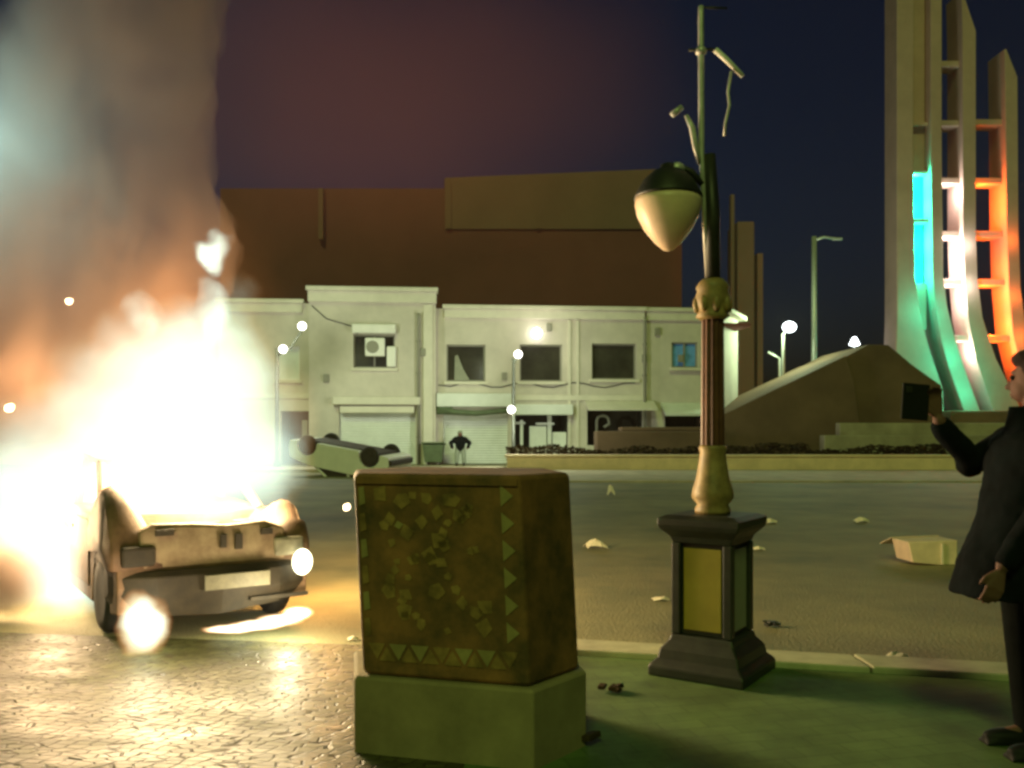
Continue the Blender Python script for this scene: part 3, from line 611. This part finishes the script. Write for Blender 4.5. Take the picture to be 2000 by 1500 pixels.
smk = bpy.data.materials.new("smoke"); smk.use_nodes = True
n, l = smk.node_tree.nodes, smk.node_tree.links; n.remove(n["Principled BSDF"])
pv = n.new("ShaderNodeVolumePrincipled"); l.new(pv.outputs[0], n["Material Output"].inputs["Volume"])
pv.inputs["Color"].default_value = (.42, .32, .28, 1); pv.inputs["Anisotropy"].default_value = .15
tc = n.new("ShaderNodeTexCoord"); mp_ = n.new("ShaderNodeMapping"); mp_.inputs["Scale"].default_value = (1, 1, .55); l.new(tc.outputs["Object"], mp_.inputs[0])
nz = n.new("ShaderNodeTexNoise"); nz.inputs["Scale"].default_value = 1.15; nz.inputs["Detail"].default_value = 6; nz.inputs["Distortion"].default_value = .8; l.new(mp_.outputs[0], nz.inputs["Vector"])
mr = n.new("ShaderNodeMapRange"); mr.inputs[1].default_value = .38; mr.inputs[2].default_value = .66; mr.inputs[3].default_value = .06; mr.inputs[4].default_value = 1.15; l.new(nz.outputs[0], mr.inputs[0]); sx = n.new("ShaderNodeSeparateXYZ"); l.new(tc.outputs["Object"], sx.inputs[0])
hr = n.new("ShaderNodeMapRange"); hr.inputs[1].default_value = 1.0; hr.inputs[2].default_value = 4.6; hr.inputs[3].default_value = 1.9; hr.inputs[4].default_value = .8; l.new(sx.outputs[2], hr.inputs[0])
md = n.new("ShaderNodeMath"); md.operation = 'MULTIPLY'; l.new(mr.outputs[0], md.inputs[0]); l.new(hr.outputs[0], md.inputs[1]); l.new(md.outputs[0], pv.inputs["Density"])
b = MB(); rings = []; sd_ = 9.0
for py, l0, r0, dr in ((905, -150, 300, .5), (820, -260, 420, .8), (740, -260, 450, .9), (640, -170, 450, .8), (580, -230, 478, 1.0), (500, -260, 478, 1.1), (430, -250, 468, 1.15), (360, -230, 432, 1.2), (290, -170, 405, 1.2), (200, -60, 402, 1.2), (100, 30, 425, 1.2), (0, 95, 440, 1.2), (-150, 160, 470, 1.3), (-320, 240, 520, 1.3), (-520, 320, 600, 1.2)):
    cx = (l0+r0)/2; rx = (r0-l0)/2
    rings.append([P(cx + rx*math.cos(2*math.pi*j/40)*(1+.10*mnoise.noise((math.cos(j*.157)*2, py*.012, math.sin(j*.157)*2))), py, sd_) + Vector((0, dr*math.sin(2*math.pi*j/40), 0)) for j in range(40)])
b.loft(rings); bmesh.ops.subdivide_edges(b.bm, edges=b.bm.edges[:], cuts=2, use_grid_fill=True, smooth=.6)
o = b.build("smoke", smk, smooth=True); roughen(o, .22, 1.1, 4); roughen(o, .10, 2.7, 9); roughen(o, .045, 6, 2)
tag(o, "thick brown column of smoke towering above the burning car", "smoke", kind="stuff")
E = [(tuple(P(5, 1140, 6.55)), (.40, .2, .30), 1), (tuple(P(-60, 1120, 6.6)), (.45, .25, .36), 1)]
b = MB(); [b.ball(q[0], q[1], 3) for q in E]
o = b.build("low_smoke", vol_mat("low_smoke_volume", E, 'smoke', ns=3, amp=.25, dens=8, col=(.60, .44, .34)), remesh=.03); tag(o, "low puff of dark smoke at the left edge beside the blazing car", "smoke", kind="stuff")
# thin drifting veil of smoke in the sky right of the column
c, r_ = P(680, 190, 13), (5.4, 2.6, 2.6)
dm = vol_mat("drifting_smoke_volume", [(tuple(c), r_, 1)], 'smoke', ns=.5, amp=1.2, dens=.08, col=(.92, .36, .28))
b = MB(); b.ball(c, tuple(v*1.02 for v in r_), 4); o = b.build("drifting_smoke", dm, smooth=True)
tag(o, "thin reddish veil of smoke drifting across the sky beside the column", "smoke", kind="stuff")
# lit lamp head veiled in the smoke at the left edge
d = 9.4
r = empty("smoke_veiled_lamp", (X(-60, d), d, 0), 0, "cold white street lamp glowing through the smoke at the left edge", "street lamp")
b = MB(); b.tube([(-.6, .2, 0), (-.6, .2, Z(300, d)), (-.3, .1, Z(275, d)), (0, 0, Z(285, d))], .05); b.build("post", M['iron'], r, smooth=True)
b = MB(); b.ball((0, 0, Z(290, d)), (.2, .1, .07)); b.build("lamp_head", M['lampcold'], r, smooth=True)
plight("veiled_light", (0, -.35, Z(310, d)), 300, (.45, 1, 1), .12, r)
for px, py, d, s, lab in ((135, 588, 7.2, .030, "small bright ember drifting in front of the smoke"), (18, 797, 6.0, .034, "bright ember at the far left of the blaze"), (677, 990, 6.0, .028, "glowing ember falling beside the mosaic pillar")):
    b = MB(); b.ball(P(px, py, d), (s, s*.8, s*.9), 2); o = b.build("ember", M['ember']); roughen(o, s*.4, 30); tag(o, lab, "ember", "glowing embers around the blaze")

# ------------------------------------------------------------------ mosaic pillar in the foreground
pil = empty("mosaic_pillar", (-.15, 4.1, 0), 0, "squat dark mosaic pillar with triangle tile borders on a concrete base", "pillar")
foot = [(-.653, 3.90), (.072, 3.70), (.30, 3.98), (.22, 4.48), (-.50, 4.65), (-.73, 4.32)]
loc = [Vector((x+.15, y-4.1, 0)) for x, y in foot]
LEAN = Vector((-.042, 0, 0)); ZB, ZT = .355, 1.222
def pp(i, j, t, z, out=0):     # point on face i->j
    a, c = loc[i], loc[j]; q = a.lerp(c, t) + LEAN*((z-ZB)/(ZT-ZB)); e = (c-a).normalized(); nn = Vector((e.y, -e.x, 0)); return q + nn*out + Vector((0, 0, z))
b = MB()
b.loft([[p*.97 + LEAN*((z-ZB)/(ZT-ZB)) + Vector((0, 0, z)) if k in (0,) else p*f + LEAN*((z-ZB)/(ZT-ZB)) + Vector((0, 0, z)) for p in loc] for k, (z, f) in enumerate(((ZB-.02, .97), (ZB, 1), (ZT-.02, 1), (ZT, .97)))])
body = b.build("body", M['mosaic'], pil, bevel=.012)
tri = MB(); tri2 = MB()
def triangle(bb, i, j, pts, th=.003):
    a, c = loc[i], loc[j]; L = (c-a).length
    v = [pp(i, j, u/L, z, .002) for u, z in pts]; e = (c-a).normalized(); bb.prism(v, Vector((e.y, -e.x, 0))*th)
L01 = (loc[1]-loc[0]).length; L12 = (loc[2]-loc[1]).length
k = 7
for q in range(k):             # bottom row
    u = .03 + q*(L01-.05)/k; w = (L01-.05)/k*.82
    triangle(tri if q % 3 else tri2, 0, 1, [(u, ZB+.125), (u+w/2, ZB+.055), (u+w, ZB+.125)])
    triangle(tri2, 0, 1, [(u+w*.62, ZB+.05), (u+w*1.55, ZB+.05), (u+w*1.09, ZB+.115)]) if q < k-1 else None
for q in range(6):             # right edge column, sits beside the corner
    z = ZB + .16 + q*.115
    triangle(tri, 0, 1, [(L01-.085, z), (L01-.03, z+.045), (L01-.085, z+.09)])
for q in range(6):             # left edge column
    z = ZB + .15 + q*.115
    triangle(tri if q % 2 else tri2, 0, 1, [(.02, z), (.05, z+.01), (.045, z+.085), (.02, z+.08)])
rn = random.Random(11)
for q in range(46):            # scattered shards forming the faded picture
    u, z = rn.uniform(.10, L01-.13), rn.uniform(ZB+.17, ZT-.08); s = rn.uniform(.018, .045)
    a0 = rn.uniform(0, 6.28); kk = rn.choice((4, 5))
    triangle(tri2 if rn.random() < .94 else tri, 0, 1, [(u + s*math.cos(a0+6.283*i/kk)*rn.uniform(.7, 1.2), z + s*math.sin(a0+6.283*i/kk)*rn.uniform(.7, 1.2)) for i in range(kk)], .0015)
tri.build("tile_border", M['tile'], pil); tri2.build("tile_shards", M['tile2'], pil)
b = MB()
b.box(pp(0, 1, .5, ZT-.03, .004), (L01*.98, .012, .03), math.atan2((loc[1]-loc[0]).y, (loc[1]-loc[0]).x)); b.build("top_band", M['mosaic'], pil)
b = MB(); fs = 1.075
b.loft([[p*fs + Vector((0, 0, z)) for p in loc] for z in (-.02, ZB-.035)] + [[p*(fs-.02) + Vector((0, 0, ZB-.021)) for p in loc]]); b.build("base", M['conc'], pil, bevel=.012)

# ------------------------------------------------------------------ ornate lamp post
LX, LD = X(1392, 5.2), 5.2
lp = empty("ornate_lamp_post", (LX, LD, 0), 0, "ornate lamp post on a panelled black pedestal with one hanging lantern", "street lamp")
A0 = R(34)
def sq(h, z, ch=0): # rotated square ring
    c, s_ = math.cos(-A0), math.sin(-A0)
    return [Vector((x*c-y*s_, x*s_+y*c, z)) for x, y in ((-h, -h), (h, -h), (h, h), (-h, h))]
b = MB(); b.loft([sq(.285, 0), sq(.285, .06), sq(.245, .10), sq(.235, .15), sq(.195, .20), sq(.185, .235)]); b.build("pedestal_foot", M['iron'], lp, bevel=.012)
b = MB(); b.loft([sq(.150, .236), sq(.150, .76)]); ped = b.build("pedestal", M['iron'], lp, bevel=.006)
b = MB()
for cx, cy in ((-1, -1), (1, -1), (1, 1), (-1, 1)):
    c, s_ = math.cos(-A0), math.sin(-A0); x, y = cx*.155, cy*.155; b.box((x*c-y*s_, x*s_+y*c, .5), (.055, .055, .526), -A0)
b.build("corner_post", M['iron'], ped, bevel=.008)
for k, mm in enumerate((M['amber'], M['greypanel'], M['greypanel'], M['amber'])):
    ang = -A0 + k*math.pi/2; b = MB(); b.box((math.sin(ang)*.158, -math.cos(ang)*.158, .50), (.225, .010, .47), ang); b.build("panel", mm, ped, bevel=.003)
b = MB(); b.loft([sq(.175, .761), sq(.19, .80), sq(.235, .845), sq(.245, .87), sq(.245, .905), sq(.20, .925)]); b.build("pedestal_cap", M['iron'], lp, bevel=.008)
b = MB(); b.lathe([(.10, .926), (.105, .95), (.09, .98), (.122, 1.02), (.118, 1.06), (.095, 1.14), (.082, 1.22), (.074, 1.28), (.082, 1.305), (.078, 1.325)], n=24); b.build("bell_foot", M['gold'], lp, smooth=True)
b = MB()
ring = lambda z, r: [Vector(((r*(1 if j % 2 else .86))*math.cos(2*math.pi*j/24), (r*(1 if j % 2 else .86))*math.sin(2*math.pi*j/24), z)) for j in range(24)]
b.loft([ring(1.326, .068), ring(1.7, .066), ring(2.06, .064)]); b.build("fluted_shaft", M['shaft'], lp)
b = MB(); b.lathe([(.07, 2.061), (.10, 2.08), (.085, 2.10), (.098, 2.15), (.104, 2.19), (.09, 2.23), (.098, 2.25), (.08, 2.28), (.06, 2.30)], n=20)
for k in range(8):
    a = k*math.pi/4; b.ball((.093*math.cos(a), .093*math.sin(a), 2.15), (.025, .025, .05), 2)
b.build("capital", M['gold'], lp, smooth=True)
b = MB(); b.tube([(0, 0, 2.30), (0, 0, 2.7), (-.02, 0, 3.03)], [.045, .042, .036], 14); b.build("upper_post", M['iron'], lp, smooth=True)
b = MB(); tp = lambda px, py, dy=0: Vector((X(px, LD)-LX, dy, Z(py, LD)))
b.tube([tp(1382, 545), tp(1370, 300), tp(1369, 30), tp(1369, 12)], [.014, .018, .018, .016]); b.lathe([(.018, 0), (.032, .01), (.032, .035), (.018, .05)], tp(1369, 108), 12)
b.build("mast", M['galv'], lp, smooth=True)
b = MB(); b.tube([tp(1345, 98), tp(1394, 96)], .009, 8); b.build("cross_bar", M['iron'], lp, smooth=True)
b = MB(); b.tube([tp(1369, 14), tp(1420, 16)], .007, 8); b.build("cross_bar", M['iron'], lp, smooth=True)
b = MB(); b.tube([tp(1397, 97), tp(1420, 118), tp(1451, 149)], [.018, .017, .014], 8); b.build("broken_arm", M['white'], lp, smooth=True)
b = MB(); b.tube([tp(1428, 140), tp(1422, 180), tp(1425, 205), tp(1417, 240), tp(1415, 265)], .009, 8); b.build("dangling_cable", M['galv'], lp, smooth=True)
b = MB(); b.tube([tp(1368, 320), tp(1358, 285), tp(1352, 250), tp(1340, 225)], [.016, .018, .019, .012], 10); b.build("curved_bracket", M['galv'], lp, smooth=True)
b = MB(); b.tube([tp(1312, 225), tp(1332, 209)], .018, 8); b.build("bracket_stub", M['galv'], lp, smooth=True)
b = MB(); b.tube([tp(1372, 360), tp(1350, 335), tp(1320, 322), tp(1305, 335)], .02, 10); b.build("lantern_arm", M['iron'], lp, smooth=True)
lc = tp(1305, 385)
b = MB(); b.lathe([(.20, -.005), (.195, .012), (.175, .05), (.145, .10), (.09, .15), (.05, .165), (.045, .19), (.02, .20)], lc, 28); lan = b.build("lantern", M['iron'], lp, smooth=True)
b = MB(); b.lathe([(.193, -.006), (.195, -.04), (.18, -.11), (.14, -.19), (.08, -.265), (.03, -.31), (.004, -.318)], lc, 28); b.build("glass_bowl", M['bowl'], lan, smooth=True)
b = MB(); b.ball(tp(1322, 330), (.05, .05, .04), 2); b.ball(tp(1297, 325), .018, 2); b.build("finial", M['galv'], lan, smooth=True)
# rubble at its foot
for i, (px, py, s, lab, m_) in enumerate(((1495, 1222, .05, "dark lump of debris right of the lamp pedestal", 'iron'), (1190, 1352, .05, "dark scrap left of the lamp pedestal", 'leaf'), (1105, 1450, .07, "dark scrap against the pillar base", 'leaf'))):
    d = CAMH*F/(py-HOR); rn = random.Random(i+5); b = MB(); c = Vector((X(px, d), d, 0))
    for k in range(5): b.box((c.x+rn.uniform(-s, s)*1.6, c.y+rn.uniform(-s, s)*.6, s*.25+rn.uniform(0, s*.4)), (s*1.4, s*.8, s*.4), rn.uniform(0, 3), rn.uniform(-.3, .3))
    tag(b.build("debris", M[m_], bevel=.006), lab, "debris", "dark scraps on the paving")

# ------------------------------------------------------------------ litter
def scrap(px, py, w, h, lab, m='paper', grp="pale litter on the road"):
    d = CAMH*F/(py-HOR); rn = random.Random(px); sx, sy = w*d/F, w*d/F*.7; b = MB(); hh = h*d/F
    N = 5; vs = [[Vector((X(px, d)+(i/(N-1)-.5)*sx*(1+.2*rn.uniform(-1, 1)), d+(j/(N-1)-.5)*sy*(1+.2*rn.uniform(-1, 1)), .004+hh*max(0, 1-((i-2)**2+(j-2)**2)/7)*rn.uniform(.5, 1.1))) for j in range(N)] for i in range(N)]
    for i in range(N-1):
        for j in range(N-1): b.quad([vs[i][j], vs[i+1][j], vs[i+1][j+1], vs[i][j+1]])
    bmesh.ops.remove_doubles(b.bm, verts=b.bm.verts, dist=1e-5)
    o = b.build("litter", M[m]); sm = o.modifiers.new("thickness", 'SOLIDIFY'); sm.thickness = .004
    return tag(o, lab, "litter", grp)
scrap(1163, 1070, 40, 18, "crumpled pale bag on the road just right of the mosaic pillar")
scrap(1481, 1074, 22, 8, "small pale scrap just right of the lamp pedestal's cap")
scrap(1504, 1022, 24, 10, "pale scrap on the road up beyond the pedestal's cap")
scrap(1681, 1020, 26, 12, "pale scrap far out on the road, in front of the low wall")
scrap(1193, 968, 14, 22, "thin upright pale scrap near the far pavement")
scrap(1291, 1172, 30, 8, "flat pale scrap on the road just left of the lamp pedestal")
scrap(1752, 1286, 36, 12, "crumpled white scrap near the kerb between lamp and person")
scrap(690, 1250, 20, 8, "small pale scrap on the cobbles by the pillar base")
# flattened cardboard box standing on the road
d = CAMH*F/(1104-HOR)
bx_ = empty("cardboard_box", (X(1822, d), d, 0), R(4), "pale cardboard box lying open on the road beside the person with a phone", "box")
k = d/F
b = MB(); b.prism([(-50*k, 0, 34*k*1.35), (50*k, 0, 36*k*1.35), (50*k, 0, 0), (14*k, 0, -.0), (-40*k, 0, .03)], (0, .35, 0)); b.build("box_body", M['card'], bx_, bevel=.01)
b = MB(); b.box((18*k, -.012, 22*k), (4*k, .012, 40*k)); b.build("tape", M['paper'], bx_)
b = MB(); b.prism([(-50*k, .36, 34*k*1.35), (50*k, .36, 36*k*1.35), (46*k, .62, 30*k), (-52*k, .60, 28*k)], (0, 0, .01)); b.build("flap", M['card'], bx_)

# ------------------------------------------------------------------ bin and distant person
d = 38.6
b = empty("wheelie_bin", (X(847, d), d, 0), 0, "dark green bin standing between the two white shutters", "bin"); br = b
b = MB(); b.loft([[Vector((x*.36, y*.3, .12)) for x, y in ((-1, -1), (1, -1), (1, 1), (-1, 1))], [Vector((x*.46, y*.4, .88)) for x, y in ((-1, -1), (1, -1), (1, 1), (-1, 1))]]); b.build("body", M['bin'], br, bevel=.03)
b = MB(); b.box((0, 0, .93), (1.0, .9, .07), rx=R(-4)); b.build("lid", M['bin'], br, bevel=.03)
for q in (-1, 1):
    b = MB(); b.lathe([(.02, -.03), (.1, -.03), (.1, .03), (.02, .03)], (.25*q, .2, .1), 14, Matrix.Rotation(R(90), 3, 'Y')); b.build("wheel", M['rubber'], br)
def hand(b, wrist, dirv, side, sc=1.0, curl=.5):
    """palm, five fingers and thumb grown along dirv; side = vector to the thumb side"""
    w = Vector(wrist); dv = Vector(dirv).normalized(); sv = Vector(side).normalized(); nv = dv.cross(sv).normalized()
    for t in (-.028, -.009, .010, .028): b.limb([w, w + (dv*.085 + sv*t)*sc], [.016*sc, .0125*sc], 8)
    for t, ln in ((-.030, .055), (-.010, .070), (.010, .078), (.029, .070)):
        p0 = w + (dv*.088 + sv*t)*sc; p1 = p0 + (dv*math.cos(curl*.5) + nv*math.sin(curl*.5))*ln*.45*sc; p2 = p1 + (dv*math.cos(curl*1.3) + nv*math.sin(curl*1.3))*ln*.33*sc; p3 = p2 + (dv*math.cos(curl*2) + nv*math.sin(curl*2))*ln*.25*sc
        b.limb([p0, p1, p2, p3], [.0095*sc, .0088*sc, .008*sc, .0068*sc], 8)
    p0 = w + (dv*.025 + sv*.022)*sc; b.limb([p0, p0 + (dv*.03 + sv*.028)*sc, p0 + (dv*.06 + sv*.034 + nv*.012)*sc], [.013*sc, .0105*sc, .0085*sc], 8)
d = 38.0
fp = empty("person", (X(899, d), d, 0), 0, "stooping person in a dark jacket and pale trousers before the white shutter", "person")
b = MB(); b.ball((0, -.12, 1.34), (.10, .12, .13)); b.limb([(0, -.02, 1.18), (0, -.09, 1.28)], .06); b.limb([(-.33, -.15, .80), (-.30, -.18, .72)], .045); b.limb([(.33, -.15, .80), (.30, -.18, .72)], .045)
b.limb([(0, 0, .7), (0, -.02, 1.18)], .1)
for q in (-1, 1): b.limb([(.1*q, 0, .7), (.13*q, 0, .1)], .05); b.limb([(.13*q, .02, .05), (.13*q, -.12, .04)], .04)
b.build("body", M['skin'], fp, remesh=.03, sm_iter=2)
b = MB(); b.limb([(0, .02, .78), (0, .0, 1.0), (0, -.03, 1.15)], [.20, .24, .17]); b.limb([(-.2, -.02, 1.13), (-.40, -.02, .96), (-.34, -.14, .78)], [.11, .10, .08]); b.limb([(.2, -.02, 1.13), (.40, -.02, .96), (.34, -.14, .78)], [.11, .10, .08])
b.build("jacket", M['coat'], fp, remesh=.03, sm_iter=2)
b = MB()
for q in (-1, 1): b.limb([(.10*q, .03, .76), (.14*q, 0, .42), (.16*q, .02, .10)], [.13, .10, .085])
b.build("trousers", M['greytr'], fp, remesh=.03, sm_iter=2)
b = MB(); b.ball((0, -.09, 1.39), (.11, .13, .11)); b.build("hair", M['greypanel'], fp, smooth=True)
b = MB()
for q in (-1, 1): b.ball((.16*q, -.05, .05), (.07, .16, .06), 2)
b.build("shoes", M['rubber'], fp, smooth=True)

# ------------------------------------------------------------------ near person raising a phone at the right edge
PD = 3.9; pr = empty("person", (X(2006, PD), PD, 0), 0, "person in a long dark coat holding up a phone at the right edge", "person")
HR = Matrix.Translation((.055, 0, 0)) @ Matrix.Rotation(R(-52), 4, 'Z') @ Matrix.Translation((-.02, 0, 0))
def turn(b): bmesh.ops.transform(b.bm, matrix=HR, verts=b.bm.verts)
b = MB()
b.ball((.015, 0, 1.655), (.095, .076, .105)); b.ball((-.03, 0, 1.60), (.065, .058, .075)); b.ball((-.055, 0, 1.565), (.035, .035, .03)); b.ball((.0, 0, 1.60), (.07, .062, .07))
b.limb([(-.088, 0, 1.635), (-.112, 0, 1.605), (-.09, 0, 1.595)], [.012, .015, .012], 8)      # nose
b.limb([(-.09, -.018, 1.572), (-.094, 0, 1.572), (-.09, .018, 1.572)], .008, 8); b.limb([(-.086, -.015, 1.56), (-.09, 0, 1.558), (-.086, .015, 1.56)], .008, 8)
for q in (-1, 1): b.limb([(-.072, .035*q, 1.668), (-.085, .012*q, 1.668)], .011, 8); b.ball((.02, .078*q, 1.63), (.02, .010, .032), 2)   # brows, ears
turn(b)
b.limb([(.03, 0, 1.42), (.05, 0, 1.57)], [.060, .055])
b.limb([(.03, 0, .92), (.02, 0, 1.15), (.02, 0, 1.36)], [.12, .13, .12]); b.limb([(.02, -.16, 1.37), (.02, .16, 1.37)], .06)
b.limb([(.02, -.18, 1.37), (-.06, -.245, 1.10), (-.235, -.235, .85)], [.055, .042, .03]); b.limb([(.02, .17, 1.36), (-.13, .23, 1.265), (-.315, .15, 1.455)], [.055, .042, .03])
for q in (-1, 1): b.limb([(.02, .09*q, .9), (.04, .10*q, .48), (.07, .10*q, .10)], [.085, .058, .042]); b.limb([(.07, .10*q, .06), (-.04, .10*q, .04)], [.035, .03])
hand(b, (-.24, -.235, .835), (-.38, 0, -1), (-1, .1, .38), 1.0, .45)
hand(b, (-.318, .15, 1.465), (-.25, -.05, 1), (-1, -.1, -.2), 1.0, .55)
b.build("body", M['skin'], pr, remesh=.007, sm_iter=2)
b = MB()       # coat
rings = []
for z, cx, rx, ry in ((.685, -.045, .262, .25), (.70, -.045, .265, .255), (.85, -.03, .235, .245), (1.0, -.01, .195, .225), (1.15, .0, .165, .215), (1.28, .0, .150, .22), (1.37, .01, .130, .20), (1.42, .02, .10, .13), (1.46, .02, .075, .085)):
    rings.append([Vector((cx+rx*math.cos(t)*(1+.05*math.sin(5*t)*(1.3-z)), ry*math.sin(t)*(1+.04*math.sin(7*t+1)*(1.3-z)), z)) for t in [2*math.pi*j/48 for j in range(48)]])
b.loft(rings)
b.limb([(.02, -.17, 1.36), (-.06, -.25, 1.10), (-.215, -.238, .88)], [.075, .066, .052]); b.limb([(.02, .17, 1.36), (-.13, .23, 1.265), (-.295, .157, 1.43)], [.08, .07, .05])
ct = b.build("coat", M['coat'], pr, remesh=.010, sm_iter=2)
tx = bpy.data.textures.new("folds", 'CLOUDS'); tx.noise_scale = .16; tx.noise_depth = 2
dm_ = ct.modifiers.new("folds", 'DISPLACE'); dm_.texture = tx; dm_.strength = .032; dm_.mid_level = .5; dm_.texture_coords = 'LOCAL'
b = MB(); b.lathe([(.12, 1.395), (.105, 1.43), (.095, 1.47), (.088, 1.515), (.072, 1.51)], (.02, 0, 0), 24); b.build("collar", M['coat'], pr, smooth=True)
b = MB()
for q in (-1, 1): b.limb([(.03, .09*q, .90), (.045, .10*q, .48), (.07, .10*q, .09)], [.112, .082, .066])
b.build("trousers", M['trouser'], pr, remesh=.012, sm_iter=2)
for q in (-1, 1):
    b = MB(); b.ball((.06, .10*q, .05), (.06, .045, .05), 2); b.ball((-.03, .10*q, .035), (.115, .048, .035), 3); b.bx(-.14, .115, .10*q-.045, .10*q+.045, 0, .018); b.build("shoe", M['black'], pr, remesh=.01, sm_iter=2)
b = MB(); b.ball((.035, 0, 1.675), (.098, .086, .100), 3); b.ball((.075, 0, 1.60), (.055, .075, .09), 3); b.ball((-.02, 0, 1.725), (.075, .072, .045), 3); b.ball((.07, 0, 1.56), (.06, .08, .09), 3); turn(b); o = b.build("hair", M['hair'], pr, remesh=.01)
for q in (-1, 1):
    b = MB(); b.ball((-.079, .03*q, 1.645), .011, 2); turn(b); b.build("eye", M['black'], pr, smooth=True)
ph = empty("phone", (X(1812, PD), PD+.12, Z(783, PD)), R(10), "dark phone held up by the person at the right edge", "phone")
b = MB(); b.box((0, 0, 0), (.135, .010, .165), ry=R(4)); b.build("case", M['black'], ph, bevel=.006)
b = MB(); b.box((-.035, -.008, .055), (.03, .006, .03), ry=R(4)); b.build("camera_bump", M['iron'], ph, bevel=.003)

# ------------------------------------------------------------------ haze of smoke over the square
hm = bpy.data.materials.new("haze"); hm.use_nodes = True; n, l = hm.node_tree.nodes, hm.node_tree.links; n.remove(n["Principled BSDF"])
pv = n.new("ShaderNodeVolumePrincipled"); l.new(pv.outputs[0], n["Material Output"].inputs["Volume"])
pv.inputs["Color"].default_value = (.88, .70, .66, 1); pv.inputs["Density"].default_value = .0004; pv.inputs["Anisotropy"].default_value = 0
b = MB(); b.bx(-131, 131, -41, 131, -1.1, 36); o = b.build("haze", hm); tag(o, "thin smoky haze hanging over the whole square", "haze", kind="stuff")
